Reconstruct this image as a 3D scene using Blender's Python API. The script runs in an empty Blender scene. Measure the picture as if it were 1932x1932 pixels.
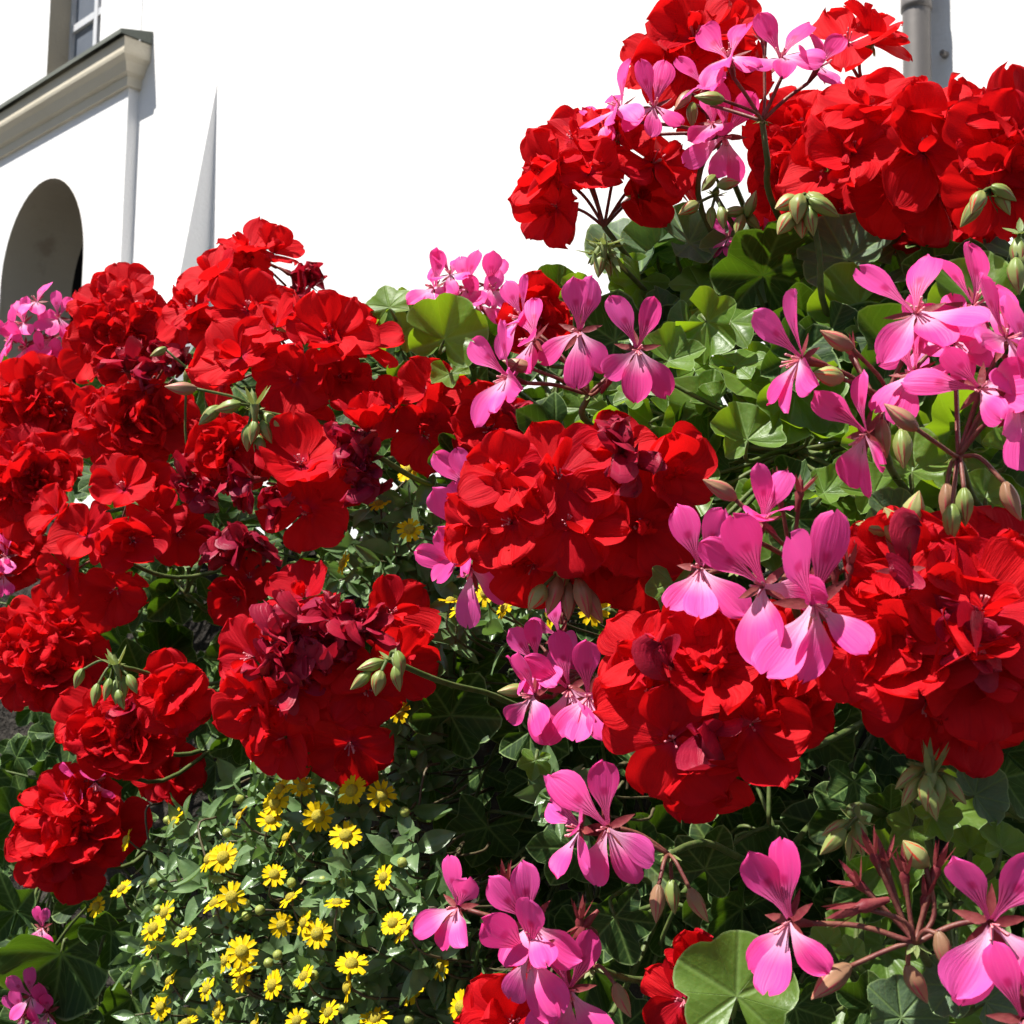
import bpy, math, random
from mathutils import Matrix, Vector, Quaternion, noise
R = math.radians
random.seed(11)
rnd = random.Random(11)
scene = bpy.context.scene
col = scene.collection

# ------------------------------------------------------------------ camera
K = 1932.0                                   # pixel frame used for the measurements below
FOV = R(45.0)
FPX = K / 2 / math.tan(FOV / 2)
CAMLOC = Vector((0, 0, 1.6))
cam_d = bpy.data.cameras.new('camera')
cam_d.sensor_width = 36; cam_d.sensor_fit = 'HORIZONTAL'; cam_d.angle = FOV
cam_d.clip_start = 0.02; cam_d.clip_end = 500
cam_d.dof.use_dof = True; cam_d.dof.focus_distance = 0.55; cam_d.dof.aperture_fstop = 40
cam = bpy.data.objects.new('camera', cam_d)
CAMM = Matrix.Translation(CAMLOC) @ Matrix.Rotation(R(90 + 5.0), 4, 'X') @ Matrix.Rotation(R(1.0), 4, 'Z')
cam.matrix_world = CAMM
col.objects.link(cam); scene.camera = cam

# ------------------------------------------------------------------ sky, sun, exposure
SUN = Vector((-0.89 * math.cos(R(62)), -0.456 * math.cos(R(62)), math.sin(R(62)))).normalized()
world = bpy.data.worlds.new('World'); scene.world = world; world.use_nodes = True
wn = world.node_tree.nodes; wl = world.node_tree.links
sky = wn.new('ShaderNodeTexSky'); sky.sky_type = 'NISHITA'; sky.sun_disc = False
sky.sun_elevation = math.asin(SUN.z); sky.sun_rotation = math.atan2(SUN.x, SUN.y)
wl.new(sky.outputs[0], wn['Background'].inputs[0]); wn['Background'].inputs[1].default_value = 0.05
sun_d = bpy.data.lights.new('sun', 'SUN'); sun_d.energy = 5.0; sun_d.angle = R(0.53); sun_d.color = (1, 0.965, 0.91)
sun_o = bpy.data.objects.new('sun', sun_d); sun_o.rotation_euler = (-SUN).to_track_quat('-Z', 'Y').to_euler()
sun_o.location = SUN * 20; col.objects.link(sun_o)
scene.view_settings.view_transform = 'Standard'; scene.view_settings.look = 'None'
scene.view_settings.gamma = 1; scene.view_settings.use_curve_mapping = False
scene.view_settings.exposure = 0.92
scene.cycles.use_adaptive_sampling = True; scene.cycles.adaptive_threshold = 0.03; scene.cycles.use_denoising = True
scene.cycles.max_bounces = 5; scene.cycles.diffuse_bounces = 3; scene.cycles.glossy_bounces = 2; scene.cycles.transmission_bounces = 3; scene.cycles.transparent_max_bounces = 4

# ------------------------------------------------------------------ helpers
CX = CAMM.to_3x3() @ Vector((1, 0, 0)); CY = CAMM.to_3x3() @ Vector((0, 1, 0)); CZ = CAMM.to_3x3() @ Vector((0, 0, 1))
UP = Vector((0, 0, 1))
def ray(px, py):
    return CX * ((px - K / 2) / FPX) - CY * ((py - K / 2) / FPX) - CZ
def at(px, py, d):
    return CAMLOC + ray(px, py) * d
# the bed runs along a straight planter; q is the distance in front of its flower face
BA = Vector((0, 0.52, 0)); BE = Vector((-0.79, 0.613, 0)).normalized(); BN = Vector((-0.613, -0.79, 0)).normalized()
def qof(p): return (p - BA).dot(BN)
def eof(p): return (p - BA).dot(BE)
def bed(e, q, z): return BA + BE * e + BN * q + UP * z
def at_q(px, py, q):
    r = ray(px, py)
    t = (q - (CAMLOC - BA).dot(BN)) / r.dot(BN)
    return CAMLOC + r * t
def depth_q(px, py, q): return (at_q(px, py, q) - CAMLOC).dot(-CZ)
def cvec(fx, fy):
    fz = math.sqrt(max(0.02, 1 - fx * fx - fy * fy))
    return (CX * fx + CY * fy + CZ * fz).normalized()

def mesh(name, verts, faces, mats, uvs=None, midx=None, smooth=True):
    me = bpy.data.meshes.new(name)
    me.from_pydata([tuple(v) for v in verts], [], faces)
    for m in (mats if isinstance(mats, (list, tuple)) else [mats]): me.materials.append(m)
    if uvs is not None:
        uv = me.uv_layers.new(name='UVMap')
        li = [0] * len(me.loops); me.loops.foreach_get('vertex_index', li)
        flat = [0.0] * (2 * len(li))
        for i, v in enumerate(li): flat[2 * i], flat[2 * i + 1] = uvs[v]
        uv.data.foreach_set('uv', flat)
    if midx is not None: me.polygons.foreach_set('material_index', midx)
    me.polygons.foreach_set('use_smooth', [smooth] * len(me.polygons))
    me.update()
    return me
WM = {}
def link(name, data, M, parent=None):
    o = bpy.data.objects.new(name, data)
    if parent is not None:
        o.parent = parent
        o.matrix_basis = WM[parent.name].inverted() @ M
    else:
        o.matrix_basis = M
    col.objects.link(o); WM[o.name] = M.copy()
    return o
def thing(name, label, cat, loc, group=None):
    o = link(name, None, Matrix.Translation(loc)); o.empty_display_size = 0.01
    o['label'] = label; o['category'] = cat
    if group: o['group'] = group
    return o
def tag(o, label, cat, group=None, kind=None):
    if label: o['label'] = label
    if cat: o['category'] = cat
    if group: o['group'] = group
    if kind: o['kind'] = kind
    return o
I4 = Matrix.Identity(4)
def frame(pos, zdir, updir, s=1.0):
    """local +Z -> zdir, local +Y as close to updir as possible"""
    z = zdir.normalized(); x = updir.cross(z)
    if x.length < 1e-4: x = Vector((1, 0, 0)).cross(z)
    x.normalize(); y = z.cross(x)
    M = Matrix((x, y, z)).transposed().to_4x4()
    return Matrix.Translation(pos) @ M @ Matrix.Scale(s, 4)
def smooth_pts(pts, n=6):
    pts = [Vector(p) for p in pts]
    if len(pts) < 3: 
        return [pts[0].lerp(pts[-1], i / n) for i in range(n + 1)]
    P = [pts[0] * 2 - pts[1]] + pts + [pts[-1] * 2 - pts[-2]]
    out = []
    for i in range(1, len(P) - 2):
        for k in range(n):
            t = k / n; a, b, c, d = P[i - 1], P[i], P[i + 1], P[i + 2]
            out.append(0.5 * ((2 * b) + (c - a) * t + (2 * a - 5 * b + 4 * c - d) * t * t + (3 * b - a - 3 * c + d) * t ** 3))
    out.append(P[-2]); return out
def tube_geo(pts, r0, r1, sides=6, V=None, F=None):
    V = [] if V is None else V; F = [] if F is None else F
    n = len(pts); b = len(V)
    nrm = None
    for i, p in enumerate(pts):
        t = (pts[min(i + 1, n - 1)] - pts[max(i - 1, 0)])
        if t.length < 1e-9: t = Vector((0, 0, 1))
        t.normalize()
        if nrm is None:
            nrm = t.orthogonal().normalized()
        else:
            nrm = (nrm - t * nrm.dot(t))
            nrm = nrm.normalized() if nrm.length > 1e-6 else t.orthogonal().normalized()
        bi = t.cross(nrm); r = r0 + (r1 - r0) * i / (n - 1)
        for k in range(sides):
            a = 2 * math.pi * k / sides
            V.append(p + (nrm * math.cos(a) + bi * math.sin(a)) * r)
    for i in range(n - 1):
        for k in range(sides):
            k2 = (k + 1) % sides
            F.append((b + i * sides + k, b + i * sides + k2, b + (i + 1) * sides + k2, b + (i + 1) * sides + k))
    F.append(tuple(b + k for k in reversed(range(sides)))); F.append(tuple(b + (n - 1) * sides + k for k in range(sides)))
    return V, F
def tube(name, pts, r0, r1, mat, parent, sides=6, n=5):
    V, F = tube_geo(smooth_pts(pts, n), r0, r1, sides)
    inv = WM[parent.name].inverted() if parent is not None else I4
    me = mesh(name, [inv @ v for v in V], F, mat)
    return link(name, me, WM[parent.name] if parent is not None else I4, parent)

# ------------------------------------------------------------------ materials
class N:
    def __init__(s, name):
        s.m = bpy.data.materials.new(name); s.m.use_nodes = True
        s.t = s.m.node_tree; s.n = s.t.nodes; s.l = s.t.links
        s.b = s.n['Principled BSDF']; s.out = s.n['Material Output']
    def add(s, typ, **kw):
        x = s.n.new(typ)
        for k, v in kw.items(): setattr(x, k, v)
        return x
    def put(s, sock, v):
        if hasattr(v, 'is_output') or isinstance(v, bpy.types.NodeSocket): s.l.new(v, sock)
        elif isinstance(v, (tuple, list)) and len(v) == 3 and sock.type == 'RGBA': sock.default_value = (*v, 1)
        else: sock.default_value = v
    def math(s, op, a, b=0.0, clamp=False):
        x = s.add('ShaderNodeMath', operation=op, use_clamp=clamp); s.put(x.inputs[0], a); s.put(x.inputs[1], b); return x.outputs[0]
    def mix(s, f, a, b, mode='MIX'):
        x = s.add('ShaderNodeMix', data_type='RGBA', blend_type=mode); s.put(x.inputs[0], f); s.put(x.inputs[6], a); s.put(x.inputs[7], b); return x.outputs[2]
    def uv(s):
        t = s.add('ShaderNodeUVMap'); sp = s.add('ShaderNodeSeparateXYZ'); s.l.new(t.outputs[0], sp.inputs[0]); return t.outputs[0], sp.outputs[0], sp.outputs[1]
    def obj(s): return s.add('ShaderNodeTexCoord').outputs['Object']
    def rand(s): return s.add('ShaderNodeObjectInfo').outputs['Random']
    def comb(s, x, y, z=0.0):
        c = s.add('ShaderNodeCombineXYZ'); s.put(c.inputs[0], x); s.put(c.inputs[1], y); s.put(c.inputs[2], z); return c.outputs[0]
    def noise(s, vec, scale, detail=3, rough=0.55):
        x = s.add('ShaderNodeTexNoise'); s.put(x.inputs['Vector'], vec); x.inputs['Scale'].default_value = scale
        x.inputs['Detail'].default_value = detail; x.inputs['Roughness'].default_value = rough; return x.outputs[0]
    def ramp(s, f, a, b):
        x = s.add('ShaderNodeMapRange', interpolation_type='SMOOTHSTEP'); s.put(x.inputs[0], f); x.inputs[1].default_value = a; x.inputs[2].default_value = b; return x.outputs[0]
    def bump(s, h, strength, dist):
        x = s.add('ShaderNodeBump'); x.inputs['Strength'].default_value = strength; x.inputs['Distance'].default_value = dist
        s.put(x.inputs['Height'], h); s.l.new(x.outputs[0], s.b.inputs['Normal']); return x.outputs[0]
    def pr(s, color, rough=0.5, spec=0.5, metal=0.0):
        s.put(s.b.inputs['Base Color'], color); s.put(s.b.inputs['Roughness'], rough)
        s.b.inputs['Specular IOR Level'].default_value = spec; s.b.inputs['Metallic'].default_value = metal
    def transl(s, color, fac):
        t = s.add('ShaderNodeBsdfTranslucent'); s.put(t.inputs[0], color)
        mx = s.add('ShaderNodeMixShader'); s.put(mx.inputs[0], fac)
        s.l.new(s.b.outputs[0], mx.inputs[1]); s.l.new(t.outputs[0], mx.inputs[2]); s.l.new(mx.outputs[0], s.out.inputs[0])
        return t

def petal_red(name, ca, cb, fac=0.33, tc=(0.85, 0.012, 0.006), rough=0.6, spec=0.10):
    g = N(name); uv, u, v = g.uv(); rn = g.rand()
    vein = g.noise(g.comb(g.math('MULTIPLY', u, 22.0), g.math('MULTIPLY', v, 2.2), g.math('MULTIPLY', rn, 30.0)), 1.0, 2)
    soft = g.noise(g.comb(g.math('MULTIPLY', u, 2.5), g.math('MULTIPLY', v, 2.5), g.math('MULTIPLY', rn, 50.0)), 1.0, 2)
    c = g.mix(g.ramp(soft, 0.3, 0.7), ca, cb)
    c = g.mix(g.math('MULTIPLY', g.ramp(vein, 0.52, 0.72), 0.28), c, (ca[0] * 0.55, ca[1] * 0.4, ca[2] * 1.2))
    c = g.mix(g.math('MULTIPLY', g.ramp(rn, 0.45, 1.0), 0.55), c, (ca[0] * 0.68, ca[1] * 0.7, ca[2] * 1.7))
    base = g.math('SUBTRACT', 1.0, g.ramp(v, 0.0, 0.26))
    c = g.mix(g.math('MULTIPLY', base, 0.5), c, (0.55, 0.03, 0.12))
    g.pr(c, rough, spec)
    fine = g.noise(g.comb(g.math('MULTIPLY', u, 60.0), g.math('MULTIPLY', v, 40.0)), 1.0, 2)
    g.bump(g.math('ADD', vein, g.math('MULTIPLY', fine, 0.25)), 0.5, 0.0012)
    g.transl(tc, fac)
    return g.m
RED = petal_red('petal_scarlet', (0.56, 0.0058, 0.012), (0.67, 0.010, 0.016), 0.37, (0.88, 0.009, 0.010))
MAROON = petal_red('petal_wilted_maroon', (0.30, 0.007, 0.028), (0.48, 0.012, 0.040), 0.25, (0.6, 0.01, 0.03), 0.5, 0.3)

def petal_pink(name, upper):
    g = N(name); uv, u, v = g.uv(); rn = g.rand()
    vein = g.noise(g.comb(g.math('MULTIPLY', u, 16.0), g.math('MULTIPLY', v, 1.6), g.math('MULTIPLY', rn, 30.0)), 1.0, 2)
    c = g.mix(rn, (0.92, 0.055, 0.32), (0.95, 0.12, 0.48))
    c = g.mix(g.math('MULTIPLY', g.ramp(vein, 0.5, 0.75), 0.25), c, (0.95, 0.22, 0.52))
    if upper:
        lines = g.math('SINE', g.math('MULTIPLY', u, 38.0))
        fade = g.math('SUBTRACT', 1.0, g.ramp(v, 0.34, 0.58))
        c = g.mix(g.math('MULTIPLY', fade, 0.55), c, (0.80, 0.20, 0.42))
        c = g.mix(g.math('MULTIPLY', g.math('MULTIPLY', g.ramp(lines, 0.2, 0.8), fade), 0.9), c, (0.30, 0.004, 0.055))
        spot = g.math('MULTIPLY', g.math('SUBTRACT', 1.0, g.ramp(g.math('ABSOLUTE', g.math('SUBTRACT', v, 0.52)), 0.02, 0.10)),
                      g.math('SUBTRACT', 1.0, g.ramp(g.math('ABSOLUTE', g.math('SUBTRACT', u, 0.5)), 0.06, 0.22)))
        c = g.mix(g.math('MULTIPLY', spot, 0.75), c, (0.55, 0.008, 0.12))
    else:
        fade = g.math('SUBTRACT', 1.0, g.ramp(v, 0.12, 0.62))
        c = g.mix(g.math('MULTIPLY', fade, 0.75), c, (0.95, 0.66, 0.82))
        lines = g.math('SINE', g.math('MULTIPLY', u, 26.0))
        c = g.mix(g.math('MULTIPLY', g.math('MULTIPLY', g.ramp(lines, 0.75, 0.95), fade), 0.25), c, (0.55, 0.05, 0.35))
    g.pr(c, 0.5, 0.25)
    g.bump(vein, 0.35, 0.0008)
    g.transl(g.mix(0.45, c, (1.0, 0.05, 0.28)), 0.40)
    return g.m
PINKU = petal_pink('petal_pink_upper', True); PINKL = petal_pink('petal_pink_lower', False)

def leafmat(name, ca, cb, tc, fac=0.32, rough=0.38, spec=0.5, margin=(0.30, 0.42, 0.16), vein=(0.20, 0.32, 0.08)):
    g = N(name); uv, u, v = g.uv(); rn = g.rand(); ob = g.obj()
    nz = g.noise(ob, 60.0, 3)
    c = g.mix(g.ramp(nz, 0.35, 0.65), ca, cb)
    c = g.mix(g.math('MULTIPLY', rn, 0.55), c, (ca[0] * 0.55, ca[1] * 0.62, ca[2] * 0.6))
    vm = g.math('SUBTRACT', 1.0, g.ramp(g.math('ABSOLUTE', u), 0.0, 0.05))
    c = g.mix(g.math('MULTIPLY', vm, 0.5), c, vein)
    sv = g.ramp(g.math('SINE', g.math('SUBTRACT', g.math('MULTIPLY', v, 34.0), g.math('MULTIPLY', g.math('ABSOLUTE', u), 46.0))), 0.55, 1.0)
    c = g.mix(g.math('MULTIPLY', sv, 0.16), c, vein)
    c = g.mix(g.math('MULTIPLY', g.ramp(g.noise(ob, 25.0, 3), 0.6, 0.75), g.math('MULTIPLY', rn, 0.5)), c, (0.20, 0.20, 0.04))
    mg = g.ramp(v, 0.955, 0.99)
    c = g.mix(g.math('MULTIPLY', mg, 0.6), c, margin)
    rg = g.math('ADD', rough, g.math('MULTIPLY', g.noise(ob, 220.0, 2), 0.22))
    g.pr(c, rg, spec)
    h = g.math('ADD', g.math('MULTIPLY', vm, -0.6), g.math('ADD', g.math('MULTIPLY', g.noise(ob, 330.0, 3), 0.5), g.math('MULTIPLY', nz, 0.8)))
    g.bump(h, 0.5, 0.0012)
    g.transl(tc, fac)
    return g.m
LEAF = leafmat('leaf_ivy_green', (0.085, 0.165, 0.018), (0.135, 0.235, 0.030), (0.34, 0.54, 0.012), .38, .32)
LEAFD = leafmat('leaf_deep_green_shaded', (0.017, 0.044, 0.010), (0.034, 0.076, 0.016), (0.15, 0.30, 0.01), 0.20, 0.48, 0.22)  # deep leaf green darkened further: the shade of the hollows is in this colour
LEAFY = leafmat('leaf_young_lime', (0.14, 0.24, 0.03), (0.18, 0.29, 0.04), (0.36, 0.52, 0.03), 0.4)
LEAFG = leafmat('leaf_greyish_zonal', (0.075, 0.130, 0.060), (0.10, 0.165, 0.080), (0.16, 0.30, 0.04), 0.22, 0.5)

def plain(name, ca, cb, scale=80.0, rough=0.5, spec=0.4, tc=None, fac=0.0, bump=0.3, bd=0.0008, rand=0.0):
    g = N(name); ob = g.obj(); nz = g.noise(ob, scale, 4)
    c = g.mix(g.ramp(nz, 0.32, 0.68), ca, cb)
    if rand: c = g.mix(g.math('MULTIPLY', g.rand(), rand), c, (cb[0] * 0.5, cb[1] * 0.5, cb[2] * 0.5))
    g.pr(c, rough, spec); g.bump(g.noise(ob, scale * 4, 3), bump, bd)
    if tc: g.transl(tc, fac)
    return g.m
STEMG = plain('stem_green', (0.060, 0.095, 0.022), (0.11, 0.135, 0.042), 150, spec=.25)
STEMR = plain('pedicel_reddish', (0.13, 0.030, 0.028), (0.20, 0.075, 0.045), 180)
STEMB = plain('creeper_stem', (0.07, 0.045, 0.025), (0.10, 0.09, 0.04), 180)
SEPR = plain('sepal_rose', (0.17, 0.020, 0.030), (0.25, 0.060, 0.055), 160, spec=.2, tc=(0.4, 0.06, 0.06), fac=0.15)
SEPG = plain('sepal_green', (0.16, 0.22, 0.06), (0.24, 0.28, 0.10), 160, tc=(0.4, 0.5, 0.1), fac=0.2)
STAM = plain('stamen_pale', (0.62, 0.14, 0.20), (0.75, 0.30, 0.32), 300)
BROWN = plain('withered_brown', (0.16, 0.08, 0.03), (0.30, 0.19, 0.09), 200)
SANL = plain('creeper_leaf', (0.105, 0.185, 0.065), (0.17, 0.26, 0.11), 120, 0.33, 0.55, (0.20, 0.36, 0.06), 0.22, rand=0.55)
SANR = plain('ray_yellow', (0.70, 0.47, 0.003), (0.78, 0.56, 0.006), 200, 0.6, 0.1, (0.85, 0.45, 0.01), 0.25)
SAND = plain('disc_olive', (0.55, 0.42, 0.02), (0.38, 0.33, 0.03), 900, 0.7, bump=1.0)
SANB = plain('creeper_bud', (0.22, 0.28, 0.06), (0.34, 0.36, 0.07), 300)
def budmat(name, ca, cb, cs):
    g = N(name); uv, u, v = g.uv()
    st = g.math('SINE', g.math('MULTIPLY', u, 31.4159))
    c = g.mix(g.ramp(v, 0.1, 0.85), ca, cb)
    c = g.mix(g.math('MULTIPLY', g.ramp(st, 0.72, 0.95), g.ramp(v, 0.25, 0.55)), c, cs)
    c = g.mix(g.math('MULTIPLY', g.rand(), 0.4), c, ca)
    g.pr(c, 0.45, 0.4); g.bump(st, 0.3, 0.0006)
    return g.m
BUDG = budmat('bud_green', (0.17, 0.23, 0.05), (0.30, 0.33, 0.11), (0.30, 0.05, 0.04))
BUDR = budmat('bud_red_showing', (0.22, 0.25, 0.07), (0.36, 0.36, 0.14), (0.58, 0.012, 0.015))
BUDP = budmat('bud_rosy', (0.24, 0.13, 0.07), (0.42, 0.24, 0.13), (0.45, 0.05, 0.08))

def plaster(name, ca, cb, scale=1.2, stain=0.0):
    g = N(name); ob = g.obj()
    c = g.mix(g.noise(ob, scale, 5), ca, cb)
    if stain: c = g.mix(g.math('MULTIPLY', g.ramp(g.noise(ob, 3.1, 4), 0.58, 0.75), stain), c, (0.20, 0.14, 0.09))
    g.pr(c, 0.85, 0.2); g.bump(g.noise(ob, 45.0, 6), 0.35, 0.01)
    return g.m
WHITE = plaster('white_plaster', (0.80, 0.79, 0.77), (0.84, 0.83, 0.82))
CREAM = plaster('cornice_sandstone', (0.60, 0.53, 0.40), (0.66, 0.60, 0.48), 3.0)
REVEAL = plaster('reveal_stone', (0.42, 0.36, 0.27), (0.50, 0.44, 0.34), 2.0, 0.5)
SLATE = plaster('cornice_lead', (0.13, 0.14, 0.12), (0.18, 0.19, 0.16), 4.0)
FRAME = plain('window_paint', (0.55, 0.56, 0.58), (0.62, 0.62, 0.63), 20)
g = N('window_glass'); g.pr(g.mix(g.noise(g.obj(), 2.0, 2), (0.10, 0.12, 0.15), (0.20, 0.22, 0.26)), 0.15, 0.6); GLASS = g.m
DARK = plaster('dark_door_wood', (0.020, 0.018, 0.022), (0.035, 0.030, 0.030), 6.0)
g = N('pipe_zinc'); o_ = g.obj(); g.pr(g.mix(g.noise(o_, 5.0, 5), (0.16, 0.14, 0.125), (0.23, 0.21, 0.195)), 0.5, 0.5, 0.35); g.bump(g.noise(o_, 30.0, 4), 0.2, 0.004); ZINC = g.m
SOIL = plain('dark_soil', (0.012, 0.009, 0.006), (0.035, 0.024, 0.015), 40, 0.95, 0.1, bump=1.0, bd=0.01)
STONE = plain('planter_stone', (0.018, 0.015, 0.012), (0.050, 0.042, 0.034), 25, 0.9, 0.2, bump=1.0, bd=0.008)
PAVE = plaster('asphalt', (0.045, 0.044, 0.043), (0.065, 0.063, 0.060), 0.8)

# ------------------------------------------------------------------ setting: ground, building, planter
GR = []
for i in range(13):
    for j in range(13): GR.append(Vector((-180 + 30 * i, -180 + 30 * j, 0)))
o = link('ground', mesh('ground', GR, [(i * 13 + j, (i + 1) * 13 + j, (i + 1) * 13 + j + 1, i * 13 + j + 1) for i in range(12) for j in range(12)], PAVE), I4)
o['kind'] = 'structure'

# facade frame: u runs left and away, n outward, z up
FD = Vector((-math.sin(R(46)), math.cos(R(46)), 0)); FN = Vector((-math.cos(R(46)), -math.sin(R(46)), 0))
r0 = ray(243, 160); FC = CAMLOC + r0 * (10.0 / r0.length); FC.z = 0
def fp(u, n, z): return FC + FD * u + FN * n + UP * z
def fac(px, py, n=0.0):
    r = ray(px, py); t = ((FC + FN * n) - CAMLOC).dot(FN) / r.dot(FN); p = CAMLOC + r * t
    return (p - FC).dot(FD), p.z
def fbox(V, F, u0, u1, n0, n1, z0, z1):
    b = len(V)
    for (u, n, z) in ((u0, n0, z0), (u1, n0, z0), (u1, n1, z0), (u0, n1, z0), (u0, n0, z1), (u1, n0, z1), (u1, n1, z1), (u0, n1, z1)): V.append(fp(u, n, z))
    F += [tuple(b + k for k in q) for q in ((0, 3, 2, 1), (4, 5, 6, 7), (0, 1, 5, 4), (1, 2, 6, 5), (2, 3, 7, 6), (3, 0, 4, 7))]
bld = thing('church_building', 'white plastered building with beige cornice, arch and window', 'building', FC)
def bpart(name, V, F, mat, smooth=False, parent=None):
    parent = parent or bld
    inv = WM[parent.name].inverted()
    return link(name, mesh(name, [inv @ v for v in V], F, mat, smooth=smooth), WM[parent.name], parent)
ucor, zc_top = fac(222, 100); _, zc_bot = fac(243, 165)
ZC = zc_bot
# arch measurements
ua0, _ = fac(157, 490); ua1, _ = fac(4, 490); _, za = fac(103, 331)
uw0, _ = fac(189, 60, -.085); uw1, _ = fac(92, 60, -.085); _, zw = fac(140, 150, -.085)
ra = (ua1 - ua0) / 2; uam = (ua1 + ua0) / 2; zs = za - ra * 1.05
print('ARCH', ua0, ua1, za, 'WIN', uw0, uw1, zw, 'CORN', ZC, zc_top)
NB = -0.085      # the main wall stands back from the lower bay
WD = 0.62         # depth of the arch reveal
ZT = ZC + 4.5     # wall top above the frame
V, F = [], []
NA = 24
arc = [(uam - ra * math.cos(math.pi * i / NA), zs + ra * 1.05 * math.sin(math.pi * i / NA)) for i in range(NA + 1)]
def fquad(a, b, c, d, w=0.0):
    n = len(V); V.extend([fp(a[0], w, a[1]), fp(b[0], w, b[1]), fp(c[0], w, c[1]), fp(d[0], w, d[1])]); F.append((n, n + 1, n + 2, n + 3))
UL = 14.0
fquad((0, 0), (ua0, 0), (ua0, ZC), (0, ZC)); fquad((ua1, 0), (UL, 0), (UL, ZC), (ua1, ZC))
for i in range(NA): fquad(arc[i], arc[i + 1], (arc[i + 1][0], ZC), (arc[i][0], ZC))
fquad((0, ZC), (uw0, ZC), (uw0, ZT), (0, ZT), NB); fquad((uw1, ZC), (UL, ZC), (UL, ZT), (uw1, ZT), NB); fquad((uw0, ZC + 3.2), (uw1, ZC + 3.2), (uw1, ZT), (uw0, ZT), NB)
n = len(V); V += [fp(0, 0, 0), fp(0, NB, 0), fp(0, NB, ZC + .1), fp(0, 0, ZC + .1)]; F.append((n, n + 1, n + 2, n + 3))
bpart('wall', V, F, WHITE)
V, F = [], []; n0 = NB
V += [fp(0.02, n0, 0), fp(-16, n0, 0), fp(-16, n0, ZT), fp(0.02, n0, ZT), fp(-16, n0 - 6, 0), fp(-16, n0 - 6, ZT)]; F += [(0, 1, 2, 3), (1, 4, 5, 2)]
bpart('wall', V, F, WHITE)
# arch reveal and the dark door behind it
V, F = [], []
prof = [(ua0, 0)] + arc + [(ua1, 0)]
for (u, z) in prof: V += [fp(u, 0.002, z), fp(u, -WD, z)]
for i in range(len(prof) - 1): F.append((2 * i, 2 * i + 1, 2 * i + 3, 2 * i + 2))
arch = bpart('arch_reveal', V, F, REVEAL)
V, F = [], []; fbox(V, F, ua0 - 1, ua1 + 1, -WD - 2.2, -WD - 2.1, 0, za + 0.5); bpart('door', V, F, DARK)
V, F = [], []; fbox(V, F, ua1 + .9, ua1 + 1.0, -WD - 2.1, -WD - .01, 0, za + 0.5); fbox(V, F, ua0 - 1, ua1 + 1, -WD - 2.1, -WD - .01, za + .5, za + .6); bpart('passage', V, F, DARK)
# window
win = bpart('window', *(lambda V, F: (fbox(V, F, uw0 - .02, uw0 + .0, -.40, NB - .002, ZC, ZC + 3.2), fbox(V, F, uw1, uw1 + .02, -.40, NB - .002, ZC, ZC + 3.2), fbox(V, F, uw0, uw1, -.40, -.22, ZC - .2, zw + .02), (V, F))[-1])([], []), REVEAL)
wn_ = 5; uws = [uw0 + (uw1 - uw0) * i / 2 for i in range(3)]
for i in range(2):
    for k in range(wn_):
        V, F = [], []; z0 = zw + .05 + k * .62; fbox(V, F, uws[i] + .03, uws[i + 1] - .03, -.315, -.30, z0, z0 + .57); bpart('pane', V, F, GLASS, parent=win)
for u in uws:
    V, F = [], []; fbox(V, F, u - .03, u + .03, -.325, -.265, zw, ZC + 3.2); bpart('frame', V, F, FRAME, parent=win)
for k in range(wn_ + 1):
    V, F = [], []; z0 = zw + k * .62; fbox(V, F, uw0, uw1, -.32, -.27, z0 - .01, z0 + .05); bpart('glazing_bar', V, F, FRAME, parent=win)
V, F = [], []; fbox(V, F, uw0 - .3, uw1 + .3, -.45, -.41, ZC - .2, ZC + 3.3); bpart('blind', V, F, DARK, parent=win)
# cornice: moulded profile swept along u with the end returned
cp = [(0.0, 0.0), (0.03, 0.0), (0.03, 0.07), (0.06, 0.09), (0.09, 0.15), (0.125, 0.18), (0.13, 0.20), (0.13, 0.30), (0.0, 0.30)]
V, F = [], []
for (uend, s) in ((-1, 1), (UL, 0)):
    for (n, z) in cp: V.append(fp(-n * 1.2 if s else uend, n + .001, ZC + z))
m_ = len(cp); F += [(i, (i + 1) % m_, m_ + (i + 1) % m_, m_ + i) for i in range(m_)]
for (n, z) in cp: V.append(fp(-n * 1.2, NB + .001, ZC + z))
F += [(i, 2 * m_ + i, 2 * m_ + i + 1, i + 1) for i in range(m_ - 1)]
cor = bpart('cornice', V, F, CREAM)
V, F = [], []
V += [fp(-.17, .17, ZC + .302), fp(UL, .17, ZC + .302), fp(UL, NB + .003, ZC + .40), fp(-.17, NB + .003, ZC + .40), fp(-.17, .17, ZC + .335), fp(UL, .17, ZC + .335), fp(-.17, NB + .004, ZC + .302), fp(-.17, NB + .004, ZC + .40)]
F += [(0, 1, 5, 4), (4, 5, 2, 3), (0, 4, 3, 6)]
bpart('cornice_flashing', V, F, SLATE)
# battered buttress on the main wall
ub, zb = fac(410, 158, NB); ul, zl = fac(388, 500, NB)
V, F = [], []
hb = zb
slope = 0.16
V += [fp(ub + .10, NB + .003, zb), fp(ub, NB + .003, zb), fp(ub + .55, NB + slope * hb, 0), fp(ub + .02, NB + slope * hb, 0), fp(ub + .55, NB - .2, 0), fp(ub + .02, NB - .2, 0)]
F += [(0, 2, 3, 1), (1, 3, 5), (0, 4, 2)]
bpart('buttress', V, F, WHITE)
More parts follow.
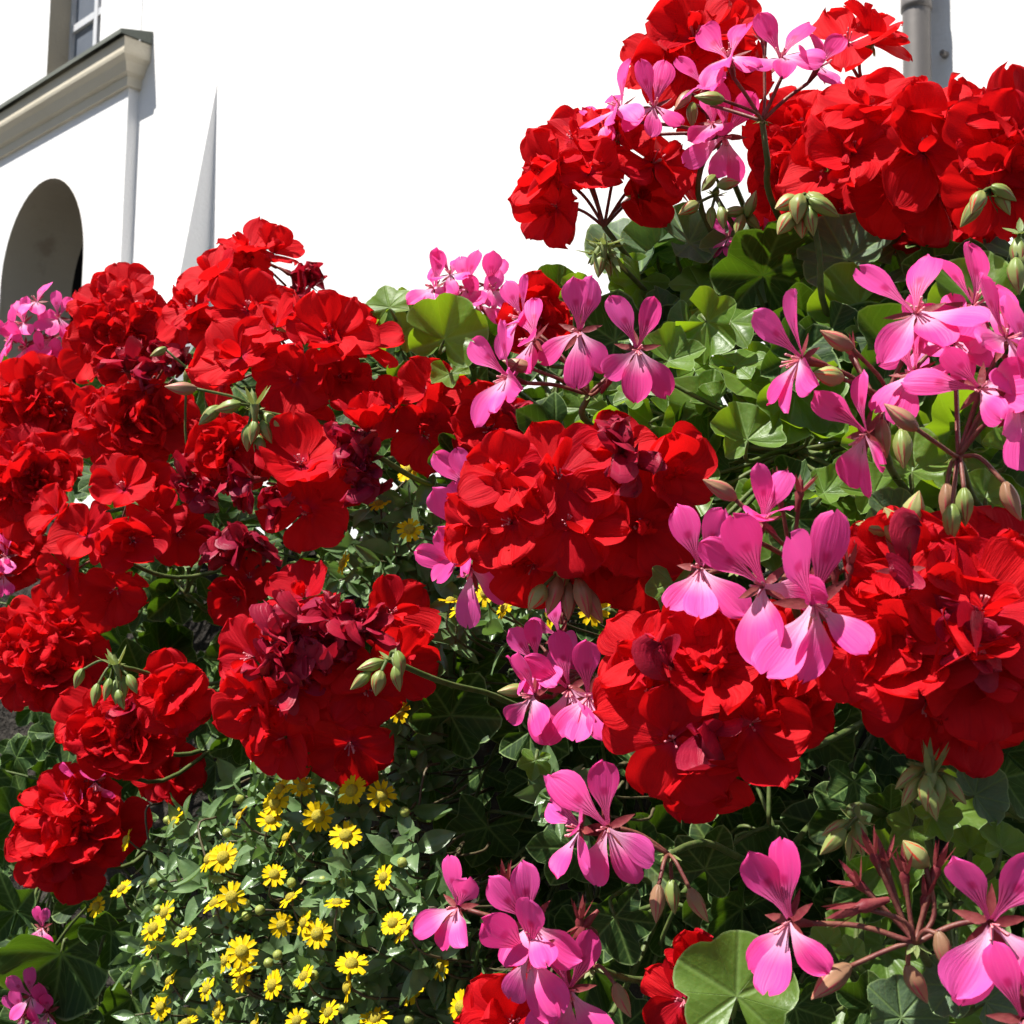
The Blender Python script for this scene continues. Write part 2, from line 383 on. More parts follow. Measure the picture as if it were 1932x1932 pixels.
# downpipe
up_, zp = fac(1725, 80, NB + .12)
dp = thing('downpipe', 'brown-grey metal downpipe fixed to the white wall above the broad scarlet head', 'pipe', fp(up_, NB + .10, 0))
V, F = tube_geo([fp(up_, NB + .10, z) for z in (0.05, 2, 4, 6, ZT)], .052, .052, 20); inv = WM[dp.name].inverted()
link('pipe', mesh('pipe', [inv @ v for v in V], F, ZINC), WM[dp.name], dp)
_, zj = fac(1725, 22, NB + .1)
for z in (zj, zj - 2.0):
    V, F = tube_geo([fp(up_, NB + .10, z + k) for k in (0, .02, .12)], .058, .058, 20); link('collar', mesh('collar', [inv @ v for v in V], F, ZINC), WM[dp.name], dp)
    V, F = tube_geo([fp(up_, NB + .10, z + .05), fp(up_, NB - .02, z + .05)], .012, .012, 8); link('bracket', mesh('bracket', [inv @ v for v in V], F, ZINC), WM[dp.name], dp)
ubt, zbt = fac(1784, 104, NB)
V, F = tube_geo([fp(ubt, NB - .01, zbt), fp(ubt, NB + .03, zbt), fp(ubt, NB + .034, zbt)], .016, .008, 8)
wb = bpart('wall_bolt', V, F, ZINC)

# planter: rough stone front, soil top
QW = -0.31; ZS = 1.665
def rough_sheet(name, fn, nu, nv, mat, amp, sc):
    V = []; 
    for i in range(nu + 1):
        for j in range(nv + 1):
            p, nn = fn(i / nu, j / nv); V.append(p + nn * (noise.noise(p * sc) * amp + noise.noise(p * sc * 3.1) * amp * .4))
    return mesh(name, V, [(i * (nv + 1) + j, (i + 1) * (nv + 1) + j, (i + 1) * (nv + 1) + j + 1, i * (nv + 1) + j + 1) for i in range(nu) for j in range(nv)], mat)
pl = thing('stone_planter', 'dark rough stone planter hidden behind the hanging flowers', 'planter', bed(0, QW - .3, 0))
inv = WM[pl.name].inverted()
E0, E1 = -1.1, 1.6
def sheetpart(name, fn, nu, nv, mat, amp, sc):
    me = rough_sheet(name, fn, nu, nv, mat, amp, sc); me.transform(inv); return link(name, me, WM[pl.name], pl)
sheetpart('front_wall', lambda a, b: (bed(E0 + (E1 - E0) * a, QW, ZS * b), BN), 120, 90, STONE, .014, 14)
sheetpart('back_wall', lambda a, b: (bed(E0 + (E1 - E0) * a, QW - .6, ZS * (1 - b)), -BN), 20, 12, STONE, .014, 14)
for e in (E0, E1): sheetpart('end_wall', lambda a, b: (bed(e, QW - .6 * a, ZS * b), BE), 8, 12, STONE, .01, 14)
sheetpart('soil', lambda a, b: (bed(E0 + (E1 - E0) * a, QW - .6 * b, ZS - .012), UP), 90, 24, SOIL, .016, 20)

# ------------------------------------------------------------------ petal, leaf and bud meshes
def interp(tab, x):
    for (a, fa), (b, fb) in zip(tab, tab[1:]):
        if x <= b:
            t = (x - a) / (b - a); t = t * t * (3 - 2 * t) if False else t
            return fa + (fb - fa) * t
    return tab[-1][1]
OBOV = [(0, .10), (.12, .22), (.25, .42), (.4, .68), (.55, .89), (.7, 1.0), (.82, .97), (.92, .80), (1, .50)]
SPAT = [(0, .10), (.15, .16), (.3, .27), (.42, .45), (.55, .74), (.68, .96), (.8, 1.0), (.91, .80), (1, .42)]
LANC = [(0, .16), (.15, .55), (.3, .88), (.45, 1.0), (.65, .84), (.82, .5), (.93, .24), (1, .04)]
def outline(tab, v):
    if isinstance(tab, list): return interp(tab, v)
    b, vm, p, tip = tab                      # claw width, place of the widest row, rise power, tip width
    if v < vm:
        t = v / vm; return b + (1 - b) * math.sin(t * math.pi / 2) ** p
    t = (v - vm) / (1 - vm); return max(tip, math.sqrt(max(0, 1 - t ** 2.5 * .985)))
OB = (.10, .64, 1.35, .1); SP = (.13, .70, 2.6, .1); SPU = (.13, .72, 3.0, .1)
def petal_mesh(name, mat, L, W, tab, curl=0.0, cup=0.2, ruff=0.06, rf=2.0, fold=0.03, notch=0.0, seed=0, nu=6, nv=8, crease=0.0, twist=0.0, rnd_amp=0.05):
    q = random.Random(seed); ph = [q.uniform(0, 6.28) for _ in range(6)]
    V, UVs, F = [], [], []
    lean = q.uniform(-1, 1) * .10
    for j in range(nv + 1):
        v = math.sin(j / nv * math.pi / 2) ** 1.0 * .55 + .45 * j / nv if tab is not LANC else j / nv; w = W / 2 * outline(tab, v)
        for i in range(nu + 1):
            s = -1 + 2 * i / nu
            edge = 1 + rnd_amp * math.sin(5 * v + ph[0] + (2 if s > 0 else 0)) + rnd_amp * .7 * math.sin(11 * v + ph[1] + s)
            x = L * (v - .03 * s * s * v ** 3 * (1 if tab is not LANC else 0) - notch * math.exp(-(s / .22) ** 2) * v ** 6 + rnd_amp * .5 * math.sin(3 * s + ph[2]) * v ** 4)
            y = w * s * edge + lean * L * v * v
            z = L * curl * v * v + cup * w * s * s
            z += ruff * L * v ** 1.6 * (math.sin(rf * math.pi * s + ph[3]) + .5 * math.sin(rf * 1.9 * math.pi * s + ph[4]) * v)
            z += fold * L * math.cos(3 * math.pi * s + ph[5]) * 4 * v * (1 - v) * .5
            z += crease * abs(s) * w
            if twist: 
                a = twist * v; y, z = y * math.cos(a) - z * math.sin(a), y * math.sin(a) + z * math.cos(a)
            V.append(Vector((x, y, z))); UVs.append((.5 + .5 * s, v))
    for j in range(nv):
        for i in range(nu): a = j * (nu + 1) + i; F.append((a, a + 1, a + nu + 2, a + nu + 1))
    return mesh(name, V, F, mat, UVs)
RP = [petal_mesh('petal', RED, .0252 * rnd.uniform(.92, 1.06), .0262 * rnd.uniform(.85, 1.08), OB, rnd.uniform(-.32, .22), rnd.uniform(-.1, .45), rnd.uniform(.03, .10), rnd.uniform(.8, 2.0), rnd.uniform(.02, .075), rnd.choice([0, 0, .04, .07]), 100 + k, 10, 10, twist=rnd.uniform(-.25, .25), rnd_amp=.07) for k in range(28)]
RPI = [petal_mesh('petal', RED, .0150 * rnd.uniform(.75, 1.1), .0105 * rnd.uniform(.75, 1.15), OB, rnd.uniform(-.1, .6), rnd.uniform(.2, 1.0), rnd.uniform(.06, .13), rnd.uniform(1.0, 2.0), .03, rnd.choice([0, .1]), 200 + k, 6, 7, twist=rnd.uniform(-.5, .5)) for k in range(9)]
WP = [petal_mesh('petal', MAROON, .016 * rnd.uniform(.8, 1.1), .013 * rnd.uniform(.7, 1.1), OB, rnd.uniform(-.3, .9), rnd.uniform(.3, 1.6), rnd.uniform(.10, .22), rnd.uniform(1.5, 2.8), .07, .08, 300 + k, 8, 8, twist=rnd.uniform(-1.5, 1.5), rnd_amp=.12) for k in range(9)]
PU = [petal_mesh('petal', PINKU, .0250 * rnd.uniform(.95, 1.05), .0118 * rnd.uniform(.88, 1.12), SPU, rnd.uniform(-.45, .15), rnd.uniform(-.2, .45), rnd.uniform(.01, .05), rnd.uniform(.6, 1.3), .015, rnd.choice([0, .03, .06]), 400 + k, 8, 10, twist=rnd.uniform(-.35, .35)) for k in range(16)]
PL = [petal_mesh('petal', PINKL, .0215 * rnd.uniform(.95, 1.06), .0120 * rnd.uniform(.92, 1.12), SP, rnd.uniform(-.42, .08), rnd.uniform(-.15, .45), rnd.uniform(.01, .05), rnd.uniform(.6, 1.3), .015, rnd.choice([0, .03, .06]), 450 + k, 8, 10, twist=rnd.uniform(-.35, .35)) for k in range(16)]
SANLF = [petal_mesh('leaf', SANL, .0195 * rnd.uniform(.75, 1.2), .0092 * rnd.uniform(.8, 1.25), LANC, rnd.uniform(-.35, .15), 0, .02, 1, .0, 0, 500 + k, 4, 6, crease=rnd.uniform(.25, .6)) for k in range(8)]

def calyx_geo(V, F, L=.011, W=.0022, tilt=-.9, n=5, off=0.0, jit=.15, seed=0):
    q = random.Random(seed)
    for k in range(n):
        a = off + 2 * math.pi * k / n + q.uniform(-jit, jit); t = tilt + q.uniform(-jit, jit)
        ca, sa = math.cos(a), math.sin(a); b = len(V)
        for v, w in ((0, .5), (.3, 1), (.65, .75), (1, .03)):
            rr = L * v * math.cos(t) + .0008; zz = L * v * math.sin(t) + L * .15 * v * v
            for s in (-1, 0, 1):
                y = s * W * w; V.append(Vector((ca * rr - sa * y, sa * rr + ca * y, zz + abs(s) * W * w * .35)))
        for j in range(3):
            for i in range(2): p = b + j * 3 + i; F.append((p, p + 1, p + 4, p + 3))
def lathe(prof, sides, V=None, F=None, uvs=None):
    V = [] if V is None else V; F = [] if F is None else F; b = len(V)
    for (r, z) in prof:
        for k in range(sides):
            a = 2 * math.pi * k / sides; V.append(Vector((r * math.cos(a), r * math.sin(a), z)))
            if uvs is not None: uvs.append((k / sides if k <= sides / 2 else 1 - k / sides, (z - prof[0][1]) / (prof[-1][1] - prof[0][1])))
    for i in range(len(prof) - 1):
        for k in range(sides): k2 = (k + 1) % sides; F.append((b + i * sides + k, b + i * sides + k2, b + (i + 1) * sides + k2, b + (i + 1) * sides + k))
    return V, F
def floret_core(name, sep, pink, seed):
    V, F = [], []
    calyx_geo(V, F, .0105 if pink else .009, .0016 if pink else .0018, -.25 if pink else -.55, 5, .3, .2, seed); ns = len(F)
    lathe([(.0010, -.010), (.0015, -.006), (.0021, -.002), (.0012, .0008)], 7, V, F); n2 = len(F)
    q = random.Random(seed)
    for k in range(6):
        a = q.uniform(0, 6.28); t = Vector((math.cos(a) * .0022, math.sin(a) * .0022 - (.002 if pink else 0), .007 * q.uniform(.7, 1.1)))
        tube_geo([Vector((0, 0, 0)), t * .55, t, t * 1.12], .00028, .00050, 4, V, F)
    return mesh(name, V, F, [sep, STAM], midx=[0] * n2 + [1] * (len(F) - n2))
COREP = [floret_core('floret', SEPR, True, k) for k in range(4)]
CORER = [floret_core('floret', SEPG if k % 2 else SEPR, False, 10 + k) for k in range(4)]
def calyx_mesh(k, mat, tilt):
    V, F = [], []; calyx_geo(V, F, .0105, .0013, tilt, 5, 0, .14, k)
    lathe([(.0009, -.008), (.0014, -.004), (.0022, 0), (.0016, .0015), (.0006, .006)], 7, V, F); return mesh('calyx', V, F, mat)
CALR = [calyx_mesh(k, SEPR, t) for k, t in enumerate((1.3, 1.2, .75, 1.38))]
CALG = [calyx_mesh(k + 5, SEPG, t) for k, t in enumerate((1.1, .7, .2))]
def bud_mesh(mat, L, r, k):
    uvs = []; q = random.Random(k)
    prof = [(r * .25, 0), (r * .62, L * .10), (r * .95, L * .28), (r, L * .42), (r * .86, L * .60), (r * .55, L * .78), (r * .24, L * .92), (r * .04, L)]
    V, F = lathe(prof, 10, uvs=uvs); bend = q.uniform(-.2, .2)
    for v in V: v.x += bend * L * (v.z / L) ** 2
    return mesh('bud', V, F, mat, uvs)
BG = [bud_mesh(BUDG, .0125, .0030, k) for k in range(3)]; BRD = [bud_mesh(BUDR, .0115, .0036, k) for k in range(3)]; BPK = [bud_mesh(BUDP, .0135, .0030, k) for k in range(3)]

def leaf_mesh(mat, Rr, kind, seed):
    q = random.Random(seed)
    lob = [(-120, .80), (-60, .94), (0, 1.0), (60, .94), (120, .80)] if kind == 'ivy' else [(-128, .84), (-64, .96), (0, 1.0), (64, .96), (128, .84)] if kind == 'broad' else [(-140, .88), (-93, .96), (-46, 1.0), (0, 1.0), (46, 1.0), (93, .96), (140, .88)]
    half = {'ivy': 30, 'broad': 32}.get(kind, 23.5)
    dep = q.uniform(.17, .29) if kind == 'ivy' else q.uniform(.15, .2) if kind == 'broad' else q.uniform(.07, .12)
    seg = 8; rings = [.0, .16, .36, .58, .78, .92, 1.0]
    cols = []
    for (a, rr) in lob:
        rr *= q.uniform(.93, 1.06)
        for k in range(seg):
            t = -1 + 2 * k / seg; cols.append((a + t * half, t, rr))
    cols.append((lob[-1][0] + half, 1, lob[-1][1]))
    V = [Vector((0, 0, 0))]; UVs = [(0, 0)]; F = []
    h = q.uniform(.14, .34); cup = q.uniform(-.22, .30); p1, p2, p3 = (q.uniform(0, 6.28) for _ in range(3)); fd = q.uniform(-.1, .25)
    for (a, t, rr) in cols:
        th = R(a); sinus = 1 - .25 * max(0, (abs(a) - 128) / 35)
        if kind == 'broad': shape = rr * (1 - dep * abs(t) ** 2.6)
        elif kind == 'ivy': shape = rr * (1 - dep * abs(t) ** 1.2) * (1 + .015 * math.sin(t * 9 + p1))
        else: shape = rr * (1 - dep * abs(t) ** 2.2) * (1 + .025 * abs(math.cos(t * 3 * math.pi)))
        for j, r in enumerate(rings[1:]):
            rr_ = Rr * shape * sinus * r
            x, y = rr_ * math.cos(th), rr_ * math.sin(th)
            z = Rr * (h * abs(t) * r * r * .55 + cup * r * r + .12 * r * r * math.sin(2 * th + p2) + .075 * r ** 3 * math.sin(5 * th + p3) + fd * abs(math.sin(th)) * r)
            V.append(Vector((x, y, z))); UVs.append((t * r * (.5 if kind == 'ivy' else .4), r))
    m = len(rings) - 1; nc = len(cols)
    for c in range(nc - 1):
        a, b = 1 + c * m, 1 + (c + 1) * m
        F.append((0, a, b))
        for j in range(m - 1): F.append((a + j, a + j + 1, b + j + 1, b + j))
    return mesh('leaf', V, F, mat, UVs)
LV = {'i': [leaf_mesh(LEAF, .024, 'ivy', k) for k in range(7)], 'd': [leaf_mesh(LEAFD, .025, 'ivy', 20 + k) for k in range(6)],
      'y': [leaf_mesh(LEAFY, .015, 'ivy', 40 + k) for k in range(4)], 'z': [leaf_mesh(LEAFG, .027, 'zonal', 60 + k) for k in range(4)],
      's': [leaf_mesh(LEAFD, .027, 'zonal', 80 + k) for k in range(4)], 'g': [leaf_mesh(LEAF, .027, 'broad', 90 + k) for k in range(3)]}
LRAD = {'i': .024, 'd': .025, 'y': .015, 'z': .027, 's': .027, 'g': .027}

# ------------------------------------------------------------------ builders
def root_path(B, side=0.0):
    """from a flower base back to the soil of the planter"""
    e = eof(B) + side
    if B.z > 1.70:
        m = B.lerp(bed(e, QW - .05, 1.68), .5) + UP * .01 + BN * .02
        return [B, m, bed(e, QW - .05, ZS - .02)]
    q = qof(B)
    return [B, bed(eof(B) + side * .3, q * .6 + QW * .4 + .03, B.z - .012), bed(e, QW + .05, max(B.z + .03, 1.58)), bed(e, QW + .01, 1.685), bed(e, QW - .05, ZS - .02)]
def jitter(v, a, q=rnd): return (v + Vector((q.uniform(-a, a), q.uniform(-a, a), q.uniform(-a, a)))).normalized()
def red_floret(head, pos, face, s=1.0, inner=2, spread=None, upd=None):
    q = rnd; inner = max(0, inner - q.choice((0, 1, 2)))
    M = frame(pos, face, upd or jitter(UP, .6), s) @ Matrix.Rotation(q.uniform(0, 6.28), 4, 'Z')
    fl = link('floret', q.choice(CORER), M, head)
    sp = spread if spread is not None else q.uniform(.10, .72)
    npet = q.choice((5, 5, 6))
    for k in range(npet):
        a = 2 * math.pi * k / npet + q.uniform(-.16, .16)
        Mp = M @ Matrix.Rotation(a, 4, 'Z') @ Matrix.Translation((.0012, 0, .0006 + .0007 * (k % 2))) @ Matrix.Rotation(-(sp + q.uniform(-.20, .20)), 4, 'Y') @ Matrix.Rotation(q.uniform(-.2, .2), 4, 'X') @ Matrix.Scale(q.uniform(.9, 1.08), 4)
        link('petal', q.choice(RP), Mp, fl)
    for k in range(inner):
        a = q.uniform(0, 6.28)
        Mp = M @ Matrix.Rotation(a, 4, 'Z') @ Matrix.Translation((.001, 0, .002)) @ Matrix.Rotation(-(sp + q.uniform(.25, .75)), 4, 'Y') @ Matrix.Rotation(q.uniform(-.6, .6), 4, 'X') @ Matrix.Scale(q.uniform(.8, 1.1), 4)
        link('petal', q.choice(RPI), Mp, fl)
    return fl
def pedicel(head, base, pos, face, mat=None, r=.0009):
    d = (pos - base).length
    end = pos - face * .009
    tube('pedicel', [base, base.lerp(end, .55) + UP * d * .05 - face * d * .05, end], r, r * .95, mat or STEMR, head, 5, 4)
def wilt_tuft(head, pos, face, n=6, s=1.0):
    q = rnd
    M = frame(pos, face, jitter(UP, .8), s); fl = link('wilted_floret', q.choice(CALR), M, head)
    for k in range(n):
        Mp = M @ Matrix.Rotation(q.uniform(0, 6.28), 4, 'Z') @ Matrix.Rotation(-q.uniform(.1, 1.3), 4, 'Y') @ Matrix.Rotation(q.uniform(-1, 1), 4, 'X') @ Matrix.Scale(q.uniform(.8, 1.15), 4)
        link('petal', q.choice(WP), Mp, fl)
RG = 'scarlet geranium flower heads'; PG = 'pink ivy geranium flower heads'; BGRP = 'geranium bud clusters'
def red_head(label, cx, cy, rx, ry, q_, n=9, flo=None, base=None, wilt=(), fs=1.0, inner=3, stem=True, extra=0, up=.15, side=0.0):
    D = depth_q(cx, cy, q_); pm = D / FPX
    fs = fs * (.88 if flo else .90)
    fr = .0235 * fs / pm
    ex, ey = max(rx - .72 * fr, 8), max(ry - .72 * fr, 8)
    Rd = .5 * (ex + ey) * pm
    if base: B = at(base[0], base[1], D + Rd * .2)
    else: B = at(cx, cy + ey * .30, D + Rd * .55 + .012)
    h = thing('red_geranium_flower_head', label, 'flower', B, RG)
    pts = []
    if flo:
        for f in flo: pts.append(f)
    else:
        ph = rnd.uniform(0, 6.28)
        for i in range(n):
            rr = math.sqrt((i + .35) / n); a = ph + 2.39996 * i
            pts.append((cx + ex * rr * math.cos(a) + rnd.uniform(-.16, .16) * ex, cy + ey * rr * math.sin(a) + rnd.uniform(-.16, .16) * ey))
    for p in pts:
        dx, dy = (p[0] - cx) / max(ex, 1), (p[1] - cy) / max(ey, 1); r2 = min(1.0, dx * dx + dy * dy)
        pos = at(p[0], p[1], D - Rd * .75 * math.sqrt(1 - r2) + Rd * .35)
        if len(p) > 2 and p[2] is not None: face = cvec(*p[2])
        else: face = jitter((pos - B).normalized() * .8 + (CAMLOC - pos).normalized() * .4 + UP * up + BN * .1, .34)
        red_floret(h, pos, face, fs * (p[3] if len(p) > 3 else 1.0) * rnd.uniform(.93, 1.05), inner, p[4] if len(p) > 4 else None)
        pedicel(h, B, pos, face)
    for i in range(extra):
        a = rnd.uniform(0, 6.28); pos = at(cx + ex * .7 * math.cos(a), cy + ey * .7 * math.sin(a), D + Rd * .7)
        face = jitter((pos - B).normalized() + CZ * .3, .2); red_floret(h, pos, face, fs * .95, 1); pedicel(h, B, pos, face)
    for w in wilt:
        pos = at(w[0], w[1], D - Rd * .42 + (w[3] if len(w) > 3 else 0)); wilt_tuft(h, pos, jitter((pos - B).normalized() + CZ * .4, .3), w[2] if len(w) > 2 else 6)
        pedicel(h, B, pos, (pos - B).normalized())
    if stem: tube('stem', root_path(B, side), .0015, .0019, STEMG, h, 7, 7)
    return h
def pink_floret(head, B, pos, face, roll, s=1.0, close=0.0, mat=None):
    q = rnd
    upv = (CY * math.cos(R(roll)) + CX * math.sin(R(roll)))
    M = frame(pos, face, upv, s)
    fl = link('floret', q.choice(COREP), M, head)
    for k, (a, el, arr) in enumerate(((90 - 21, .58, PU), (90 + 21, .58, PU), (270 - 42, .34, PL), (270, .30, PL), (270 + 42, .34, PL))):
        a = R(a + q.uniform(-11, 11)); el = el + q.uniform(-.32, .28) + close
        Mp = M @ Matrix.Rotation(a, 4, 'Z') @ Matrix.Translation((.0010, 0, .0004 * k)) @ Matrix.Rotation(-el, 4, 'Y') @ Matrix.Rotation(q.uniform(-.45, .45), 4, 'X') @ Matrix.Scale(q.uniform(.86, 1.1), 4)
        link('petal', q.choice(arr), Mp, fl)
    pedicel(head, B, pos, face, r=.00095)
def bud(head, B, px, py, D, arr, s=1.0, tip=None, mat=None):
    """px,py is the middle of the bud; tip = direction in the picture plane"""
    p = at(px, py, D)
    dirv = (CX * tip[0] - CY * tip[1] + CZ * (tip[2] if len(tip) > 2 else .1)).normalized() if tip else (p - B).normalized()
    start = p - dirv * .006 * s
    link('bud' if 'calyx' not in arr[0].name else 'calyx', rnd.choice(arr), frame(start, dirv, jitter(UP, .9), s), head)
    mid = B.lerp(start, .5) - dirv * (start - B).length * .22
    tube('pedicel', [B, mid, start + dirv * .001], .0008, .0008, mat or STEMR, head, 5, 4)
def pink_head(label, base, q_, flo=(), buds=(), cal=(), stem=True, fs=.92, side=0.0, rootto=None, db=.012):
    D = depth_q(base[0], base[1], q_); B = at(base[0], base[1], D + db)
    h = thing('pink_geranium_flower_head', label, 'flower', B, PG)
    for f in flo:
        pos = at(f[0], f[1], D + (f[5] if len(f) > 5 else 0)); pink_floret(h, B, pos, cvec(f[2][0] - .08, min(.8, f[2][1] + .16)), f[3], fs * (f[4] if len(f) > 4 else 1.0), f[6] if len(f) > 6 else 0)
    for b in buds: bud(h, B, b[0], b[1], D + (b[4] if len(b) > 4 else 0), {'g': BG, 'p': BPK, 'r': BRD}[b[2]], b[5] if len(b) > 5 else 1.0, b[3])
    for b in cal: bud(h, B, b[0], b[1], D + (b[3] if len(b) > 3 else .004), CALR, (b[4] if len(b) > 4 else 1.0) * .8, b[2])
    # little bracts where the pedicels meet
    V, F = [], []; calyx_geo(V, F, .005, .0011, -.4, 6, 0, .3, 3); link('bract', mesh('bract', V, F, SEPG), frame(B, jitter(UP + CZ * .4, .3), CX), h)
    if stem:
        pts = [B] + [at(a, b, D + .012 + k) for (a, b, k) in rootto] if rootto else [B]
        tube('stem', pts[:-1] + root_path(pts[-1], side), .0014, .0018, STEMG, h, 7, 6)
    return h
def bud_head(label, base, q_, buds, stem=True, via=None, s=1.0, side=0.0):
    D = depth_q(base[0], base[1], q_); B = at(base[0], base[1], D)
    h = thing('geranium_bud_cluster', label, 'flower buds', B, BGRP)
    for b in buds: bud(h, B, b[0], b[1], D - .006 * rnd.uniform(0, 2), {'g': BG, 'p': BPK, 'r': BRD, 'c': CALG}[b[2]], s * rnd.uniform(.9, 1.1), b[3], STEMG)
    V, F = [], []; calyx_geo(V, F, .006, .0014, .3, 6, 0, .3, 3); link('bract', mesh('bract', V, F, SEPG), frame(B, jitter(UP + CZ * .4, .3), CX), h)
    if stem:
        pts = [B] + ([at(a, b, D + k) for (a, b, k) in via] if via else [])
        tube('stem', pts[:-1] + root_path(pts[-1], side), .0013, .0017, STEMG, h, 7, 6)
    return h

# ------------------------------------------------------------------ scarlet heads
red_head('large sunlit scarlet head with three pink florets peeking out from behind it', 1070, 955, 222, 158, .0,
         flo=[(965, 985, (-.45, .05)), (1055, 905, (-.15, .42), 1.1), (1200, 990, (.15, .0), 1.12), (1245, 900, (.55, .35)), (1120, 1050, (.1, -.45)), (960, 905, (-.4, .5), .9), (1010, 1060, (-.3, -.5)),
              (1160, 860, (.1, .75), .9), (1230, 1050, (.45, -.4)), (1070, 985, (.0, .15)), (905, 1000, (-.75, -.1), .9)], wilt=((1165, 860, 5), (1190, 880, 4)))
red_head('round scarlet head directly below the pink floret with whitish lower petals', 1350, 1345, 205, 178, .02,
         flo=[(1270, 1395, (-.2, .0), 1.12), (1415, 1365, (.2, .1), 1.0), (1440, 1260, (.35, .35)), (1230, 1300, (-.55, .35), .9), (1340, 1450, (.05, -.5)), (1470, 1320, (.7, .1), .9), (1330, 1270, (-.1, .5), .95), (1330, 1200, (0, .7), .9), (1220, 1240, (-.6, .5), .85), (1480, 1230, (.6, .3), .9)], wilt=((1270, 1280, 3), (1340, 1375, 3)))
red_head('wide scarlet head with curled wilted centre, fat red-tipped buds rising from it', 1790, 1180, 215, 200, .0,
         flo=[(1705, 1230, (-.3, .0), 1.1), (1845, 1155, (.0, .45), 1.15), (1690, 1160, (-.5, .4)), (1830, 1265, (.05, -.2), 1.1), (1700, 1075, (-.35, .55)), (1880, 1055, (.3, .6)), (1780, 1050, (-.1, .7)), (1915, 1215, (.55, .0)), (1750, 1320, (-.2, -.5)), (1850, 1330, (.2, -.5)), (1635, 1230, (-.8, 0), .85)], wilt=((1800, 1210, 5), (1705, 1075, 3)))
red_head('big scarlet head with dark crumpled wilted petals filling its middle', 615, 1275, 205, 205, -.03,
         flo=[(480, 1240, (-.65, .15), 1.05), (575, 1130, (-.15, .75)), (735, 1160, (.45, .35), 1.1), (540, 1390, (-.35, -.35)), (660, 1400, (.1, -.45), 1.2), (750, 1250, (.7, 0)), (690, 1300, (.3, -.1)), (560, 1300, (-.3, .1), .9), (490, 1330, (-.6, -.2)), (640, 1240, (.1, .2), .9)],
         wilt=((560, 1170, 6), (620, 1180, 7), (660, 1210, 7), (590, 1220, 7), (530, 1210, 6), (510, 1270, 7), (560, 1290, 6), (640, 1160, 6), (690, 1200, 5), (600, 1260, 5)))
red_head('scarlet head seen side-on against the wall, dark pedicels converging above green star sepals', 1140, 315, 172, 112, -.10,
         flo=[(1050, 330, (-.75, .25), 1.05), (1085, 270, (-.4, .6)), (1165, 270, (-.05, .55), 1.0), (1230, 310, (.5, .45), 1.15), (1205, 370, (.4, -.15)), (1050, 390, (-.6, -.25)), (1110, 330, (-.1, .3), .85), (1265, 335, (.8, .3), .9)], base=(1140, 428))
red_head('highest scarlet head, pink florets crossing in front of it', 1310, 105, 122, 112, -.13,
         flo=[(1310, 75, (-.1, .5), 1.15), (1240, 120, (-.5, .3)), (1280, 130, (-.2, .1), 1.1), (1370, 60, (.4, .5)), (1370, 140, (.4, -.2)), (1320, 190, (0, -.4), .9)], base=(1335, 225))
red_head('lone pair of scarlet florets beside the downpipe', 1618, 88, 80, 58, -.14, flo=[(1600, 85, (-.25, .75), 1.05), (1645, 85, (.55, .7), 1.0)], base=(1630, 165), inner=1)
red_head('broad bright scarlet head directly under the downpipe', 1720, 270, 200, 150, -.105,
         flo=[(1740, 287, (.0, .25), 1.22), (1610, 287, (-.35, .2), 1.05), (1690, 352, (-.1, -.3), 1.05), (1800, 237, (.35, .55)), (1640, 212, (-.2, .7)), (1770, 362, (.2, -.4)), (1830, 322, (.6, .0)), (1720, 202, (0, .75)), (1560, 322, (-.6, .1), .95), (1850, 252, (.6, .4), .9)], extra=2)
red_head('scarlet head touching the broad one under the downpipe, above red-tipped green buds', 1905, 300, 90, 130, -.09, flo=[(1880, 280, (-.2, .2), 1.1), (1925, 230, (.2, .5)), (1920, 340, (.2, -.2)), (1870, 355, (-.3, -.5), .9)])
red_head('shaded scarlet head between the tall pink umbel and the broad head under the downpipe', 1510, 305, 85, 150, -.16, n=9, inner=4)
red_head('dark scarlet florets hanging under the broad head, over grey-green leaves', 1620, 395, 130, 60, -.16, n=8, inner=3)
red_head('deep red florets in shade behind the red-tipped green buds', 1790, 410, 90, 55, -.17, n=6, inner=2)
# left mass
red_head('ball-shaped scarlet head in front of the arch', 228, 625, 100, 118, -.095, n=12, inner=3)
red_head('scarlet head with a deep funnel-shaped floret, below the small rosy head by the buttress', 445, 585, 128, 98, -.085,
         flo=[(470, 585, (.05, .35), 1.15), (370, 580, (-.45, .4)), (400, 530, (-.2, .7)), (520, 600, (.5, .2)), (410, 620, (-.2, .1), .9), (345, 600, (-.6, .2), .9)])
red_head('small rosy scarlet head with wilted tips, standing just below the buttress', 472, 485, 75, 52, -.13, flo=[(470, 475, (-.1, .75), 1.0), (430, 490, (-.6, .5), .9), (515, 480, (.5, .65), .95), (470, 515, (0, .0), .8)], wilt=((545, 515, 6, .03), (575, 530, 5, .03), (560, 555, 5, .03)))
red_head('bright scarlet head directly above the large hanging green bud cluster', 560, 670, 172, 112, -.055,
         flo=[(455, 675, (-.25, .35), 1.2), (620, 640, (.1, .4), 1.2), (560, 715, (-.05, .0), 1.05), (680, 640, (.65, .4), 1.05), (520, 620, (-.2, .6), .9), (570, 770, (0, -.5)), (640, 710, (.4, -.2)), (420, 720, (-.6, -.1), .95)])
red_head('scarlet head directly under the pale pink cluster by the arch', 65, 770, 105, 90, -.075, n=11, inner=3)
red_head('ruffled scarlet head under maroon wilted florets, beside the large hanging bud cluster', 250, 800, 125, 75, -.065, n=12, inner=4, wilt=((300, 690, 6), (340, 700, 6), (270, 720, 5), (330, 660, 5), (240, 700, 4)))
red_head('scarlet head two below the pale pink cluster by the arch', 55, 905, 100, 95, -.06, n=11, inner=3)
